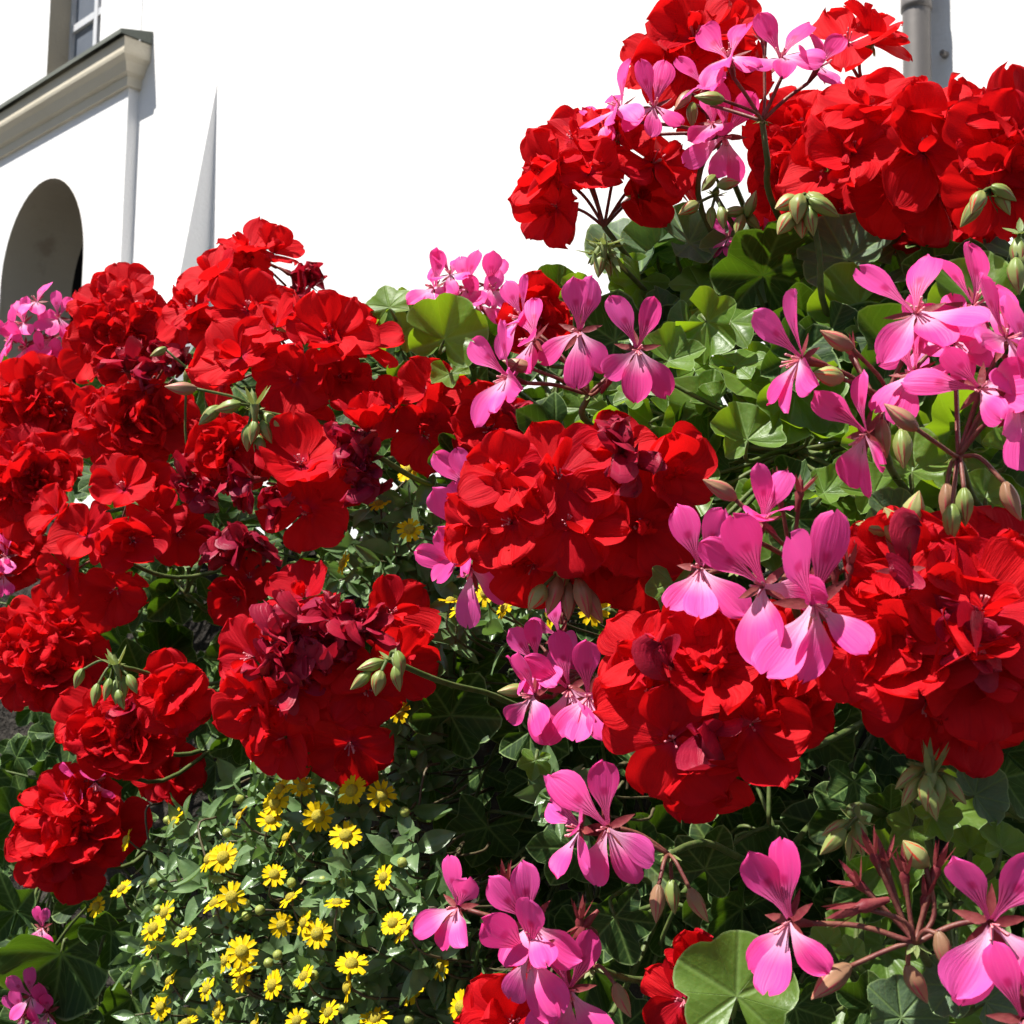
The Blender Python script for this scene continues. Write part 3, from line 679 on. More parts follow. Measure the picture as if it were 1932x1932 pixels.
red_head('low scarlet florets tucked right under the large hanging green bud cluster', 440, 855, 70, 62, -.06, n=7, inner=2, wilt=((400, 920, 5), (365, 900, 5)))
red_head('scarlet floret pair flanked on both sides by folded maroon petals', 575, 915, 112, 112, -.04,
         flo=[(570, 880, (-.1, .55), 1.25), (580, 960, (-.05, -.1), 1.25), (635, 890, (.5, .4), .9)], wilt=((480, 905, 7), (640, 850, 7), (690, 870, 8), (695, 915, 6), (515, 950, 5)), inner=1)
red_head('large loose scarlet head of trumpet florets above the dark hollow', 205, 1010, 165, 165, -.045,
         flo=[(235, 925, (-.05, .6), 1.1), (165, 1010, (-.2, .25), 1.1), (250, 1020, (.25, .0), 1.1), (335, 1010, (.65, .1), .95), (130, 1075, (-.4, -.1)), (220, 1110, (.05, -.4)), (285, 920, (.35, .6), .9), (110, 970, (-.6, .3)), (170, 1130, (-.1, -.6)), (290, 970, (.4, .4), .9)])
red_head('half-shaded scarlet head beside the long pendent green buds', 75, 1235, 125, 125, -.05, n=12, inner=3)
red_head('scarlet head drooping just below the long pendent green buds', 225, 1380, 112, 82, -.05, n=11, inner=3, wilt=((240, 1350, 4),))
red_head('three scarlet florets over the dark hollow beside the long pendent buds', 330, 1315, 52, 72, -.055, n=3, inner=1)
red_head('lowest scarlet head beside the yellow daisy cushion, dark underneath', 135, 1570, 120, 128, -.065, n=12, inner=3)
red_head('shaded dark red head between the lime leaf shoot and yellow daisies', 790, 790, 82, 90, -.10, flo=[(810, 740, (.1, .3)), (800, 820, (.2, -.1)), (745, 770, (-.4, .1), .9), (835, 770, (.6, .1), .9)], inner=1)
red_head('shrivelled dark red head between the trumpet florets and the wilted-centred head', 450, 1110, 60, 70, -.11, flo=[(450, 1130, (-.1, .1), .9), (470, 1090, (.2, .4), .8)], wilt=((440, 1060, 7), (470, 1030, 7), (500, 1050, 7), (420, 1040, 5)), inner=1)
red_head('dim red florets deep in shade just above the yellow daisy cushion', 320, 1455, 70, 50, -.15, n=4, inner=0)
red_head('dark red florets behind the purple-pink shaded floret', 1255, 1200, 85, 70, -.07, n=5, inner=2)
red_head('small scarlet head beside the large glossy leaf', 1300, 1855, 60, 100, -.02, flo=[(1322, 1825, (-.2, .7), .8, .9), (1290, 1885, (-.4, .1), .8)], inner=1)
red_head('scarlet florets under the stacked pink florets beside the daisy sprig', 965, 1935, 60, 40, -.02, n=3, inner=1)
red_head('scarlet florets glimpsed behind the five-floret pink umbel', 1015, 605, 45, 35, -.13, n=3, inner=1)
red_head('shaded red florets beneath the broad backlit leaf', 925, 810, 60, 50, -.12, n=3, inner=1, wilt=((960, 790, 5),))
red_head('scarlet florets next to small pink ones above the half-shaded head', 20, 1040, 70, 70, -.075, n=5, inner=2)
red_head('half-open tulip-shaped scarlet floret beside folded maroon petals', 698, 800, 40, 45, -.05, flo=[(692, 815, (.05, .85), 1.0, 1.22)], inner=1, base=(690, 850))

# ------------------------------------------------------------------ pink heads
pink_head('pink umbel of five wide-spread florets above the large sunlit scarlet head', (1110, 745), -.015,
          [(1093, 627, (-.05, .05), 8, 1.0), (1202, 660, (.05, .02), -2, 1.0), (1009, 643, (-.72, .2), -30, 1.0, .005), (960, 712, (-.72, .05), -25, 1.0), (985, 600, (-.55, .35), -10, .9, .03)],
          [(980, 690, 'p', (-.9, -.2))], [(1160, 700, (.5, -.8))], rootto=[(1112, 800, .01)])
pink_head('pink umbel with side-facing florets on long reddish pedicels among green leaves', (1665, 765), .0,
          [(1514, 678, (-.85, .02), -18, 1.05), (1636, 819, (-.82, -.15), -30, 1.05), (1724, 707, (-.35, .45), -8, .85), (1728, 594, (-.15, .45), -14, 1.1), (1837, 578, (.2, .42), 4, 1.05, .01), (1740, 640, (-.3, .3), 0, .8, .03)],
          [(1580, 645, 'p', (-.9, -.3)), (1560, 710, 'r', (-1, -.1)), (1662, 824, 'p', (-.1, 1)), (1704, 846, 'g', (.05, 1), -.01, 1.1)], [(1600, 650, (-.4, -.9), .03)], rootto=[(1690, 900, .02)])
pink_head('dense pink umbel whose dark pedicels meet above drooping greenish buds', (1808, 862), .005,
          [(1898, 640, (.1, .4), 0, 1.0), (1850, 735, (-.5, .1), -60, .95, 0, .35), (1934, 690, (.2, .2), 10, 1.05), (1925, 770, (.3, -.1), 20, 1.0, -.01), (1800, 650, (-.2, .5), -10, .8, .03)],
          [(1704, 790, 'p', (-.7, -.5), -.005, 1.0), (1903, 943, 'p', (.15, 1)), (1820, 955, 'g', (0, 1)), (1795, 985, 'g', (-.1, 1)), (1790, 945, 'p', (.1, 1), .01)], rootto=[(1850, 960, .03)])
pink_head('purple-pink floret in shade touching the large sunlit scarlet head', (1390, 1075), .02, [(1322, 1073, (-.3, .1), -6, 1.0)])
pink_head('pink head whose front floret has whitish lower petals', (1500, 1060), .035,
          [(1441, 1107, (-.5, .1), -38, 1.12), (1535, 1140, (.0, .02), -9, 1.3, -.01), (1440, 985, (.1, .6), 5, .75, .01, .8)],
          [(1362, 922, 'p', (-.8, -.6), .01, 1.0)], [(1572, 1050, (-.1, -1)), (1606, 1045, (.1, -1)), (1469, 905, (-.1, -1), .02), (1513, 905, (.15, -1), .02)], rootto=[(1520, 1180, .03)], db=.03)
pink_head('three pink florets peeking out from behind the large sunlit scarlet head', (960, 1010), -.02, [(895, 928, (-.4, .1), -35, 1.0), (882, 1012, (-.5, .0), -20, 1.1), (892, 1072, (-.45, -.25), -50, 1.1)])
pink_head('pink head of overlapping florets beside the stem with five pale buds', (1100, 1270), .0,
          [(1074, 1300, (-.15, .1), -22, 1.0), (1110, 1316, (.1, .1), 18, 1.05, -.004), (1008, 1312, (-.75, .0), -25, .95), (1012, 1252, (-.5, .3), -30, .85, .01), (1055, 1200, (-.5, .2), -40, .8, .03)],
          [(968, 1305, 'g', (-.9, .2), .01)], [(1060, 1130, (0, -1), .04), (1000, 1180, (-.3, -1), .04)])
pink_head('pink floret pair on a hairy pedicel with drooping buds', (1262, 1612), .01,
          [(1148, 1562, (-.35, .05), -22, 1.12), (1098, 1565, (-.85, .1), -68, 1.0, .004)],
          [(1240, 1700, 'p', (-.1, 1)), (1312, 1705, 'p', (.35, 1)), (1268, 1690, 'g', (0, 1), .01)], rootto=[(1330, 1590, .03)])
pink_head('pink head of stacked florets beside the daisy sprig', (1118, 1825), .02,
          [(864, 1712, (-.25, .2), 12, .85, .02), (1002, 1742, (-.1, .25), -22, 1.05), (1000, 1800, (-.25, -.1), -10, 1.1, -.004), (1074, 1868, (.1, .25), 0, 1.0)],
          [(1170, 1885, 'p', (.3, 1))], [(1095, 1715, (.05, -1)), (952, 1648, (-.1, -1)), (1090, 1760, (-.4, .4))], rootto=[(1220, 1850, .03)])
h13 = pink_head('pink umbel with bare red calyces fanned upward and two big florets', (1727, 1780), .025,
          [(1492, 1738, (-.72, .1), -24, 1.05), (1869, 1742, (.0, .05), 2, 1.15, -.01)],
          [(1727, 1855, 'p', (.4, .9)), (1780, 1790, 'p', (.3, 1), -.006, .9), (1568, 1845, 'p', (-.9, .5), 0, 1.2), (1722, 1612, 'r', (-.8, -.6), .004)],
          [(1640, 1590, (-.4, -1)), (1600, 1650, (-.8, -.7)), (1595, 1720, (-.5, .1), -.006, 1.3), (1705, 1625, (-.1, -1)), (1775, 1615, (.3, -1)), (1750, 1670, (.1, -1)), (1665, 1600, (-.2, -1), .01)], rootto=[(1790, 1850, .03)], db=.0)
pink_head('pink floret just below the umbel with fanned red calyces', (1960, 1980), .03, [(1932, 1925, (-.2, .1), -10, 1.0)])
pink_head('tall pink umbel in front of the highest scarlet head', (1438, 228), -.095,
          [(1376, 112, (-.25, .55), -12, 1.05), (1474, 112, (-.1, .5), -4, 1.05), (1545, 128, (.45, .35), 20, .95), (1330, 165, (-.3, .6), -20, .85, .02)], [(1340, 185, 'g', (-1, -.1), 0, 1.1)], [(1440, 60, (-.1, -1), .02)], rootto=[(1448, 300, .0), (1465, 400, .02)])
pink_head('ragged pink umbel above the side-on scarlet head', (1345, 250), -.115,
          [(1172, 204, (-.6, .45), -20, 1.0), (1234, 204, (-.1, .4), -5, 1.0), (1345, 235, (-.2, .2), 0, .8), (1366, 258, (.15, -.35), 10, 1.1), (1140, 235, (-.5, .4), -30, .8, .02)], [(1305, 215, 'g', (-.1, 1)), (1290, 190, 'p', (-.5, .8))], rootto=[(1325, 400, .01)])
pink_head('pale pink cluster in front of the arch', (75, 640), -.085,
          [(45, 610, (-.4, .2), -15, .95), (70, 570, (-.1, .5), 5, .9), (95, 640, (.1, .1), 5, 1.0), (50, 655, (-.3, -.1), -15, 1.0), (110, 600, (.4, .3), 15, .9), (85, 680, (.1, -.3), 10, .9), (25, 640, (-.6, .1), -30, .9), (120, 665, (.5, 0), 20, .9)])
pink_head('pair of pink florets just below the pale pink cluster by the arch', (-10, 770), -.07, [(8, 750, (.1, .2), 10, 1.1), (5, 800, (.0, -.1), 0, 1.0)])
pink_head('small pink florets beside the head of scarlet trumpet florets', (-5, 1060), -.06, [(12, 1050, (.1, .2), 0, .8), (8, 1085, (.1, -.1), 10, .8)])
pink_head('pale pink head standing behind the broad backlit leaf', (870, 565), -.125,
          [(820, 545, (-.4, .4), -10, .95), (880, 545, (.0, .2), 0, .95), (925, 545, (.4, .3), 15, .95), (850, 520, (-.1, .6), -5, .85), (905, 575, (.1, -.2), 0, .85)])
pink_head('dim pink floret hanging above the lowest scarlet head', (190, 1440), -.07, [(180, 1475, (.2, -.5), 0, .8), (150, 1480, (-.3, -.2), -10, .7)])
pink_head('pink florets under the big dark scalloped leaves', (85, 1860), -.06, [(60, 1880, (-.2, .1), -20, .8), (90, 1910, (.1, -.2), 0, .9), (45, 1915, (-.4, -.1), -30, .8), (80, 1750, (0, .2), 0, .7, .03)])
pink_head('few small pink petals among leaves below the silhouetted buds', (1430, 470), -.15, [(1435, 450, (0, .5), 10, .8), (1375, 450, (-.3, .4), -10, .6)])

# ------------------------------------------------------------------ bud clusters
bud_head('large cluster of hanging green buds in front of scarlet florets', (478, 775), -.02,
         [(465, 825, 'g', (-.15, 1)), (480, 815, 'g', (0, 1)), (500, 815, 'g', (.3, 1)), (490, 845, 'g', (.1, 1)), (515, 800, 'g', (.6, .8)), (395, 782, 'g', (-.8, .6)), (345, 735, 'p', (-1, .1)), (480, 740, 'c', (0, -1)), (430, 768, 'g', (-1, .3))], s=1.15)
bud_head('long pendent green buds on bent stalks over the half-shaded scarlet head', (215, 1255), -.02, [(205, 1300, 'g', (-.1, 1)), (220, 1305, 'g', (.1, 1)), (235, 1295, 'g', (.3, 1)), (250, 1290, 'g', (.5, .9)), (180, 1310, 'g', (-.2, 1)), (148, 1280, 'g', (-.4, 1)), (225, 1320, 'g', (.15, 1)), (215, 1235, 'c', (-.2, -1))], s=1.05)
bud_head('five pale green buds in front of the wilted-centred scarlet head', (735, 1245), .02, [(700, 1255, 'g', (-1, .3)), (682, 1285, 'g', (-.7, .8)), (712, 1290, 'r', (-.3, 1)), (748, 1280, 'g', (.1, 1)), (757, 1252, 'g', (.3, .8))], via=[(830, 1285, .02), (910, 1305, .05)], s=.95)
bud_head('green and red bud cluster on a thick tall stem under the broad scarlet head', (1525, 380), -.075, [(1480, 385, 'r', (-.9, .5)), (1503, 395, 'r', (-.3, 1)), (1555, 390, 'g', (.8, .5)), (1480, 425, 'r', (-.6, .9)), (1512, 425, 'r', (-.1, 1)), (1545, 385, 'r', (.5, .5)), (1530, 415, 'g', (.1, 1))], via=[(1545, 470, .0), (1572, 610, .02)], s=1.1)
bud_head('green star of open sepals below the side-on scarlet head', (1135, 462), -.09, [(1110, 480, 'c', (-.9, .4)), (1160, 478, 'c', (.9, .4)), (1130, 500, 'g', (-.2, 1)), (1150, 500, 'g', (.2, 1)), (1140, 440, 'c', (0, -1)), (1115, 500, 'c', (-.5, 1)), (1165, 500, 'c', (.5, 1))], s=1.0)
bud_head('small dark green buds silhouetted against the white wall', (1405, 405), -.13, [(1385, 400, 'g', (-.7, .1)), (1415, 385, 'g', (.2, -1)), (1395, 425, 'g', (-.3, 1)), (1420, 415, 'g', (.6, .5))], s=.95)
bud_head('drooping reddish buds below the ragged pink umbel', (1350, 370), -.12, [(1300, 395, 'r', (-.8, .6)), (1375, 345, 'r', (.8, -.2)), (1340, 410, 'g', (-.2, 1)), (1365, 410, 'g', (.3, 1)), (1335, 345, 'g', (-.4, .4))], s=.95)
bud_head('green bud cluster drooping below the wide scarlet head with curled centre', (1750, 1455), .0, [(1715, 1465, 'g', (-.9, .4)), (1720, 1495, 'g', (-.6, 1)), (1745, 1495, 'g', (-.15, 1)), (1770, 1500, 'g', (.1, 1)), (1795, 1490, 'g', (.5, 1)), (1725, 1440, 'c', (-1, -.4)), (1760, 1430, 'c', (.1, -1)), (1755, 1515, 'g', (.0, 1))], s=.95)
bud_head('short green buds above the fan of red calyces', (1612, 1550), .005, [(1578, 1565, 'g', (-.9, .5)), (1575, 1590, 'g', (-.7, .9)), (1610, 1595, 'g', (0, 1)), (1625, 1580, 'g', (.3, 1))], via=[(1620, 1520, .01)], s=.9)
bud_head('pale oblong buds above the dense pink umbel', (1925, 440), -.06, [(1920, 480, 'g', (-.1, 1)), (1930, 500, 'r', (.1, 1)), (1915, 520, 'g', (-.1, 1))], s=1.1)
bud_head('red-tipped green buds under the broad bright scarlet head', (1872, 370), -.08, [(1845, 385, 'r', (-.3, .9)), (1890, 380, 'g', (.2, 1)), (1895, 362, 'g', (.8, .4)), (1835, 400, 'g', (-.6, 1))], s=1.0)
bud_head('dark reddish buds hanging under the large sunlit scarlet head', (1070, 1085), -.005, [(1015, 1130, 'r', (-.4, 1)), (1050, 1120, 'p', (-.1, 1)), (1075, 1130, 'p', (.1, 1)), (1100, 1125, 'p', (.3, 1)), (1060, 1090, 'g', (0, 1)), (1115, 1140, 'p', (.3, 1))], s=1.15)
bud_head('fat red-tipped buds rising from the wide scarlet head with curled centre', (1700, 1010), .0, [(1720, 960, 'r', (.1, -1)), (1660, 1000, 'g', (-.9, .1)), (1650, 1040, 'g', (-.6, .8)), (1690, 990, 'r', (-.3, -.8))], s=1.2)
bud_head('withered bud stalks beside the ruffled scarlet head', (375, 880), -.06, [(372, 885, 'p', (-.2, 1)), (385, 890, 'p', (.3, 1)), (355, 705, 'g', (.2, -.5)), (300, 665, 'g', (-.4, .3))], s=.8)

# ------------------------------------------------------------------ geranium foliage
PLANTS = {}
def plant(key, label, stems):
    p0 = stems[0][-1]
    t = thing('ivy_geranium_plant', label, 'plant', p0, 'leafy geranium plants')
    PTS = []
    for s in stems:
        tube('stem', s, .0015, .0023, STEMG, t, 7, 6); PTS += smooth_pts(s, 6)
    PLANTS[key] = (t, PTS); return t
def mk_stems(spots):
    out = []
    for (px, py, q) in spots:
        a = at_q(px, py, q); out.append(root_path(a))
    return out
def leaf(key, px, py, q, kind, nrm, roll, rp=None):
    t, PTS = PLANTS[key]
    p = at_q(px, py, q); D = (p - CAMLOC).dot(-CZ)
    s = (rp * D / FPX) / LRAD[kind] if rp else rnd.uniform(.75, 1.12)
    n = cvec(*nrm) if len(nrm) == 2 else Vector(nrm).normalized()
    tip = CX * math.sin(R(roll)) + CY * math.cos(R(roll))
    # leaf local +X is the tip
    M = frame(p, n, tip, s) @ Matrix.Rotation(math.pi / 2, 4, 'Z')
    tipw = (M.to_3x3() @ Vector((1, 0, 0))).normalized()
    lf = link('leaf', rnd.choice(LV[kind]), M, t)
    near = min(PTS, key=lambda v: (v - p + n * .02).length + (0.03 if v.z > p.z + .02 else 0))
    tube('petiole', [p - n * .0005, p - n * .008 - tipw * .006, p.lerp(near, .6) - n * .006, near], .0009, .0013, STEMG, lf, 5, 4)
    return lf
plant('a', 'leafy bright green geranium plant around the side-facing pink umbel', mk_stems([(1300, 560, -.16), (1450, 620, -.15), (1600, 560, -.15), (1750, 640, -.14), (1500, 850, -.1), (1880, 700, -.12)]))
plant('b', 'leafy geranium plant with a broad backlit leaf beside the pale pink head', mk_stems([(760, 620, -.14), (850, 660, -.12), (1000, 680, -.14), (1180, 560, -.15)]))
plant('c', 'geranium plant with large glossy leaves under the fan of red calyces', mk_stems([(1400, 1780, -.04), (1600, 1820, -.06), (1800, 1700, -.06), (1880, 1500, -.09)]))
plant('d', 'geranium plant with dark leaves in shade below the large sunlit head', mk_stems([(900, 1300, -.12), (1000, 1500, -.1), (1200, 1650, -.1), (1450, 1560, -.12), (1150, 1150, -.14)]))
plant('e', 'geranium plant with dim leaves in the hollow behind the scarlet trumpet florets', mk_stems([(100, 1400, -.16), (350, 1120, -.15), (400, 1300, -.16), (250, 800, -.17), (550, 800, -.16), (650, 1050, -.15)]))
plant('f', 'geranium plant with big dark scalloped leaves beside the daisy cushion', mk_stems([(80, 1780, -.09), (160, 1850, -.1), (30, 1600, -.12)]))
# leaves that can be picked out in the picture: key, x, y, q, kind, normal in camera axes, tip angle, radius px
for a in (('b', 838, 640, -.085, 'g', (.15, .06), 15, 84), ('b', 735, 580, -.10, 'y', (-.3, .3), -20, 55), ('b', 715, 600, -.10, 'y', (-.5, .5), -60, 45), ('b', 760, 630, -.11, 'y', (.3, .1), 50, 45),
          ('b', 770, 590, -.12, 'i', (.2, .4), 40, 50), ('b', 850, 705, -.10, 'i', (-.1, .6), 170, 45), ('b', 1050, 545, -.13, 's', (-.1, .1), -40, 45), ('b', 1090, 560, -.12, 'i', (.1, .3), 20, 48),
          ('a', 1240, 480, -.15, 'z', (-.2, .3), -10, 72), ('a', 1190, 540, -.14, 'i', (.2, .3), 10, 66), ('a', 1320, 540, -.14, 'y', (-.2, .5), -20, 62), ('a', 1300, 470, -.17, 'i', (.1, .1), 10, 60), ('a', 1440, 520, -.13, 's', (.15, -.45), 5, 112), ('a', 1375, 500, -.16, 'i', (0, -.1), -30, 60),
          ('a', 1600, 490, -.14, 'z', (-.45, .25), -30, 88), ('a', 1690, 470, -.16, 'z', (.2, .0), 20, 72), ('a', 1615, 570, -.12, 's', (.1, -.35), 5, 66), ('a', 1535, 555, -.13, 'i', (-.3, .5), -10, 52),
          ('a', 1410, 830, -.055, 'i', (.05, .45), -10, 82), ('a', 1390, 690, -.08, 'i', (-.2, .75), 20, 66), ('a', 1340, 640, -.11, 'i', (-.3, .4), -30, 60), ('a', 1250, 600, -.13, 'z', (.4, .3), 40, 60), ('a', 1210, 745, -.1, 'y', (-.3, .6), -40, 60), ('a', 1260, 780, -.1, 'i', (.2, .6), 60, 55),
          ('a', 1720, 890, -.045, 'i', (.1, .5), 10, 90), ('a', 1650, 930, -.05, 'i', (-.2, .4), -30, 76), ('a', 1700, 990, -.04, 'z', (.0, .35), -140, 76), ('a', 1600, 900, -.07, 'i', (-.1, .6), 30, 50), ('a', 1555, 930, -.06, 'i', (-.3, .7), 120, 60),
          ('a', 1540, 640, -.11, 'i', (.2, .3), 0, 50), ('a', 1490, 640, -.12, 'i', (-.2, .6), -40, 55), ('a', 1640, 650, -.1, 'i', (.1, .2), -15, 70), ('a', 1570, 790, -.08, 'i', (-.4, .3), 150, 55), ('a', 1860, 940, -.04, 'i', (.1, .6), 20, 60), ('a', 1900, 850, -.05, 'i', (-.1, .7), 50, 60),
          ('a', 1280, 880, -.08, 'i', (.1, .6), 20, 50), ('a', 1310, 700, -.10, 'i', (.2, .7), 0, 60), ('a', 1500, 980, -.06, 'd', (.1, .1), 150, 80), ('a', 1270, 1100, -.02, 'i', (.0, .3), 190, 60), ('a', 1250, 1060, -.03, 'i', (-.1, .4), 10, 48),
          ('a', 1890, 560, -.1, 'd', (.1, .2), 10, 70), ('a', 1770, 520, -.13, 'd', (-.1, .0), -10, 80), ('a', 1820, 800, -.08, 'd', (.1, .1), 70, 70), ('a', 1350, 760, -.09, 'i', (-.3, .5), -80, 50),
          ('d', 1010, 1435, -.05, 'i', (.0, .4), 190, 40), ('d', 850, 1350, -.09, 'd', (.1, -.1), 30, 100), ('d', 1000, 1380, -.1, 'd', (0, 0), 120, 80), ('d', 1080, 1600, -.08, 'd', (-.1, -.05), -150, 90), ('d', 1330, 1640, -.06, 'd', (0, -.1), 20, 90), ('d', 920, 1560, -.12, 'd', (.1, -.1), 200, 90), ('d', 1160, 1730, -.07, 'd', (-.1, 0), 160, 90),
          ('c', 1390, 1880, .03, 'g', (.0, .38), 5, 125), ('c', 1700, 1920, -.0, 'z', (.1, .35), 0, 80), ('c', 1640, 1900, -.01, 'd', (-.1, .3), -60, 70), ('c', 1800, 1860, .0, 'z', (-.1, .4), -40, 66), ('c', 1860, 1890, -.01, 'z', (.3, .3), 60, 60), ('c', 1560, 1780, -.02, 'y', (-.3, .6), -30, 45), ('c', 1610, 1800, -.02, 'y', (.2, .6), 40, 40), ('c', 1500, 1900, -.01, 'd', (0, .1), 170, 90),
          ('c', 1760, 1540, -.02, 'i', (.1, .4), 160, 55), ('c', 1720, 1560, -.02, 'i', (-.2, .3), -130, 55), ('c', 1840, 1500, -.03, 'z', (.2, .4), 60, 62), ('c', 1890, 1600, -.03, 'i', (.1, .6), 10, 55), ('c', 1830, 1600, -.03, 'i', (-.2, .6), 0, 45), ('c', 1680, 1530, -.03, 'd', (-.1, .1), -60, 55), ('c', 1760, 1390, -.03, 'i', (-.3, .5), -20, 45), ('c', 1900, 1420, -.05, 'd', (0, .2), 20, 60),
          ('f', 115, 1800, -.07, 's', (-.05, -.3), -170, 110), ('f', 210, 1760, -.08, 'd', (.1, -.2), 60, 75), ('f', 30, 1720, -.09, 'd', (0, -.1), -20, 80), ('f', 40, 1860, -.08, 'd', (0, .1), -100, 60), ('f', 160, 1700, -.1, 'd', (-.1, -.1), 10, 70)):
    leaf(*a)
def scatter(key, n, x0, x1, y0, y1, q0, q1, kinds):
    for _ in range(n):
        px, py = rnd.uniform(x0, x1), rnd.uniform(y0, y1)
        nz = (rnd.uniform(-.6, .5), rnd.uniform(-.35, .75))
        leaf(key, px, py, rnd.uniform(q0, q1), rnd.choice(kinds), nz, rnd.uniform(-180, 180))
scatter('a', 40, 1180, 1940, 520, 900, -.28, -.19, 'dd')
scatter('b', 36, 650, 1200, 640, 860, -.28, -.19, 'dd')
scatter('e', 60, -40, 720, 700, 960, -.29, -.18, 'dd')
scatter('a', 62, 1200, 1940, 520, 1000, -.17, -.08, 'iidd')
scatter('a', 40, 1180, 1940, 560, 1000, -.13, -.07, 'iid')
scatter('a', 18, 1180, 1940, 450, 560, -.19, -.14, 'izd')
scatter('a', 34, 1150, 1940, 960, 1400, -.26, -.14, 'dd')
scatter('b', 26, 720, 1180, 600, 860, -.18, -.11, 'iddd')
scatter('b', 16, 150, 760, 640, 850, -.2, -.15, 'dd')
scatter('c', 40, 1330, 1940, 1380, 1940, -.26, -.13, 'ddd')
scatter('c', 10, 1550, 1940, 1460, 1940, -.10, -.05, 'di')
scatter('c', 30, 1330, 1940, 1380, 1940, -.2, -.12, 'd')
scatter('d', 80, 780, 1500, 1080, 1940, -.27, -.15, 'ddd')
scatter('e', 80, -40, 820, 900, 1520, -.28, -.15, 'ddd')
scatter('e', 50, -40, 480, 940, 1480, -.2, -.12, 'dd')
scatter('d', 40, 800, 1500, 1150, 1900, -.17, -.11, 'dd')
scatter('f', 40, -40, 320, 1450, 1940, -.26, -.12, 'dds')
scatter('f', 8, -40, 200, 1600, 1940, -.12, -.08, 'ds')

# ------------------------------------------------------------------ yellow creeping daisies
def ray_mesh(seed):
    q = random.Random(seed); V, F = [], []
    n = q.choice((9, 10, 11, 12))
    for k in range(n):
        a = 2 * math.pi * k / n + q.uniform(-.08, .08); L = .0058 * q.uniform(.88, 1.1); W = .0015; t = q.uniform(-.15, .35); b = len(V); ca, sa = math.cos(a), math.sin(a)
        for v, w in ((0, .55), (.45, 1), (.85, 1), (1.0, .72)):
            rr = .0024 + L * v * math.cos(t); zz = L * (v * math.sin(t) - .14 * v * v)
            for s in (-1, 0, 1):
                y = s * W * w; r2 = rr - (.0007 if (v == 1 and s == 0) else 0); V.append(Vector((ca * r2 - sa * y, sa * r2 + ca * y, zz - (.0004 if s == 0 else 0))))
        for j in range(3):
            for i in range(2): p = b + j * 3 + i; F.append((p, p + 1, p + 4, p + 3))
    return mesh('ray_petals', V, F, SANR)
RAYS = [ray_mesh(k) for k in range(5)]
V, F = lathe([(.0030, -.0014), (.0034, .0002), (.0028, .0016), (.0016, .0024), (.0002, .0027)], 12); DISC = mesh('flower', V, F, SAND)
V, F = lathe([(.0006, -.002), (.0020, -.0008), (.0024, .0008), (.0017, .0022), (.0002, .0028)], 8); SBUD = mesh('bud', V, F, SANB)
def creeper(label, spots, flowers, buds, nleaf, root, part_limit, seed, dome=None):
    q = random.Random(seed)
    t = thing('creeping_daisy_plant', label, 'plant', root, 'yellow creeping daisy plants')
    cnt = 0; SV, SF = [], []
    for (px, py, qq) in spots:
        tip = at_q(px, py, qq)
        out = jitter(BN * .5 + SUN * .5 + CZ * .3 + Vector((q.uniform(-.6, .6), q.uniform(-.5, .5), q.uniform(-.7, .4))), .5, q)
        back = tip - out * .035 + BN * -.012
        stem_pts = smooth_pts([back - BN * .012 + UP * .004, back, tip], 4)
        tube_geo(stem_pts, .0009, .0006, 4, SV, SF)
        tw = q.uniform(0, 3.14)
        for lev in range(nleaf):
            pos = tip - out * (.0065 * lev)
            for sd in (0, math.pi):
                spread = .55 + .3 * lev + q.uniform(-.25, .25)
                M = frame(pos, out, jitter(UP, .2, q), q.uniform(.75, 1.15) * (.7 if lev == 0 else 1.0)) @ Matrix.Rotation(tw + sd + lev * math.pi / 2 + q.uniform(-.4, .4), 4, 'Z') @ Matrix.Rotation(-(1.35 - min(spread, 1.35)), 4, 'Y') @ Matrix.Rotation(q.uniform(-.3, .3), 4, 'X')
                me = q.choice(SANLF)
                if cnt < part_limit and lev < 2: link('leaf', me, M, t); cnt += 1
                else: REST[t.name] = REST.get(t.name, []) + [(me, M)]
    for (px, py, qq, face) in flowers:
        p = at_q(px, py, qq); M = frame(p, face, jitter(UP, .3, q), q.uniform(.74, 1.05))
        fl = link('flower', DISC, M, t); link('ray_petals', q.choice(RAYS), M @ Matrix.Rotation(q.uniform(0, 6), 4, 'Z'), fl)
        tube_geo(smooth_pts([p - face * .001, p - face * .012 - UP * .004, p - face * .02 - BN * .03 - UP * .01], 4), .0006, .0008, 4, SV, SF)
    for (px, py, qq) in buds:
        p = at_q(px, py, qq); f = jitter(BN + UP * .6, .6, q); link('bud', SBUD, frame(p, f, CX, 1.1), t)
        tube_geo(smooth_pts([p - f * .002, p - f * .012, p - f * .02 - BN * .03], 4), .0005, .0007, 4, SV, SF)
    inv = WM[t.name].inverted()
    # trailing runners that tie the sprigs to the soil
    for k in range(10):
        s = q.choice(spots); a = at_q(s[0], s[1], s[2] - .03)
        tube_geo(smooth_pts([a, bed(eof(a), QW + .05, a.z + .03), bed(eof(a) + q.uniform(-.03, .03), QW + .03, 1.6), bed(eof(a), QW - .02, 1.68), bed(eof(a), QW - .05, ZS - .02)], 6), .0012, .0016, 5, SV, SF)
    link('stems', mesh('stems', [inv @ v for v in SV], SF, STEMB), WM[t.name], t)['kind'] = 'stuff'
    if t.name in REST:
        V, F = [], []
        for me, M in REST[t.name]:
            MM = inv @ M; b = len(V); V += [MM @ v.co for v in me.vertices]; F += [tuple(b + i for i in p.vertices) for p in me.polygons]
        o = link('foliage', mesh('foliage', V, F, SANL), WM[t.name], t); o['kind'] = 'stuff'
    return t
REST = {}
q = random.Random(5)
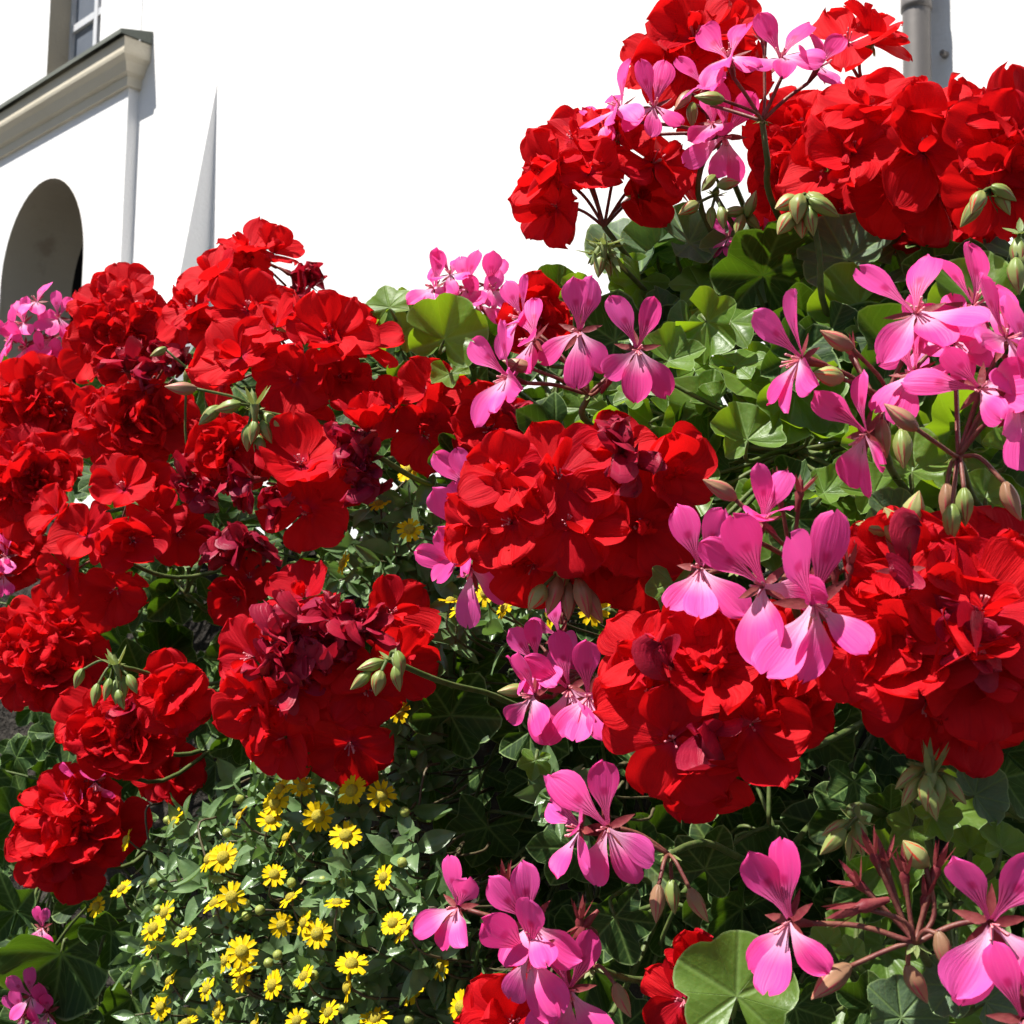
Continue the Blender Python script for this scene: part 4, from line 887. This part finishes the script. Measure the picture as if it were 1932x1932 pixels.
def cush_q(px, py):
    dx, dy = (px - 540) / 360, (py - 1760) / 380
    return -.085 + .055 * math.sqrt(max(0, 1 - min(1, dx * dx + dy * dy)))
def in_cush(px, py):
    if py < 1700: return ((px - 545) / 290) ** 2 + ((py - 1740) / 290) ** 2 < 1
    return 245 < px < 835
spots = []
while len(spots) < 200:
    px, py = q.uniform(220, 850), q.uniform(1430, 1960)
    if in_cush(px, py): spots.append((px, py, cush_q(px, py) + q.uniform(-.025, .012)))
fl = [(503, 1430), (527, 1490), (519, 1515), (570, 1485), (664, 1492), (510, 1547), (540, 1580), (452, 1540), (327, 1549), (395, 1620), (421, 1617), (517, 1650), (652, 1576), (437, 1692), (311, 1722), (404, 1704), (636, 1703), (531, 1745), (573, 1741), (598, 1761), (289, 1751), (347, 1765), (291, 1782), (425, 1812), (456, 1795), (458, 1825), (320, 1850), (390, 1866), (514, 1858), (663, 1818), (656, 1863), (303, 1900), (411, 1911), (741, 1741), (763, 1754), (574, 1842), (548, 1693), (456, 1850), (350, 1931), (707, 1921), (229, 1677), (182, 1710), (239, 1585), (724, 1655), (600, 1540), (720, 1470 + 30), (480, 1935), (620, 1910), (560, 1925)]
def fface(k): return jitter(BN * .45 + SUN * .8 + CX * k.uniform(-.5, .5) + CZ * .1, .55, k)
flw = [(x, y, cush_q(x, y) + .019, fface(q)) for x, y in fl]
bds = [(q.uniform(270, 800), q.uniform(1500, 1930)) for _ in range(26)]
creeper('dense grey-green cushion of creeping daisies with many small yellow flowers', spots, flw, [(x, y, cush_q(x, y) + .012) for x, y in bds], 3, bed(.2, QW - .05, ZS - .02), 300, 6)
sp2 = []
for (x, y, rx, ry, n) in ((750, 1010, 60, 70, 26), (860, 1130, 70, 60, 22), (780, 1290, 55, 40, 12), (700, 1060, 60, 40, 12), (960, 1140, 50, 40, 9), (760, 1420, 70, 90, 16)):
    for _ in range(n): sp2.append((x + q.uniform(-rx, rx), y + q.uniform(-ry, ry), -.10 + q.uniform(-.03, .02)))
fl2 = [(647, 1063, -.08), (716, 949, -.09), (773, 999, -.07), (770, 887, -.11), (833, 950, -.1), (850, 1133, -.07), (868, 1150, -.08), (916, 1119, -.07), (952, 1147, -.08), (753, 1342, -.06), (444, 1352, -.06), (1040, 1160, -.09), (1160, 1095, -.09), (1120, 1150, -.1)]
creeper('thin trailing sprigs of yellow daisies in the gap between scarlet heads', sp2, [(x, y, z, fface(q)) for x, y, z in fl2], [(1140, 1490, -.07), (880, 1180, -.09)], 3, bed(.05, QW - .05, ZS - .02), 120, 8)
sp3 = [(q.uniform(820, 900), q.uniform(1820, 1950), -.06 + q.uniform(-.02, .01)) for _ in range(16)] + [(1060 + q.uniform(-25, 25), 1500 + q.uniform(-15, 25), -.05) for _ in range(4)]
creeper('short daisy sprig with orange-yellow flowers beside the stacked pink florets', sp3, [(831, 1825, -.04, fface(q)), (779, 1870, -.045, fface(q)), (870, 1900, -.04, fface(q))], [], 3, bed(.0, QW - .05, ZS - .02), 60, 9)
print('objects', len(bpy.data.objects))
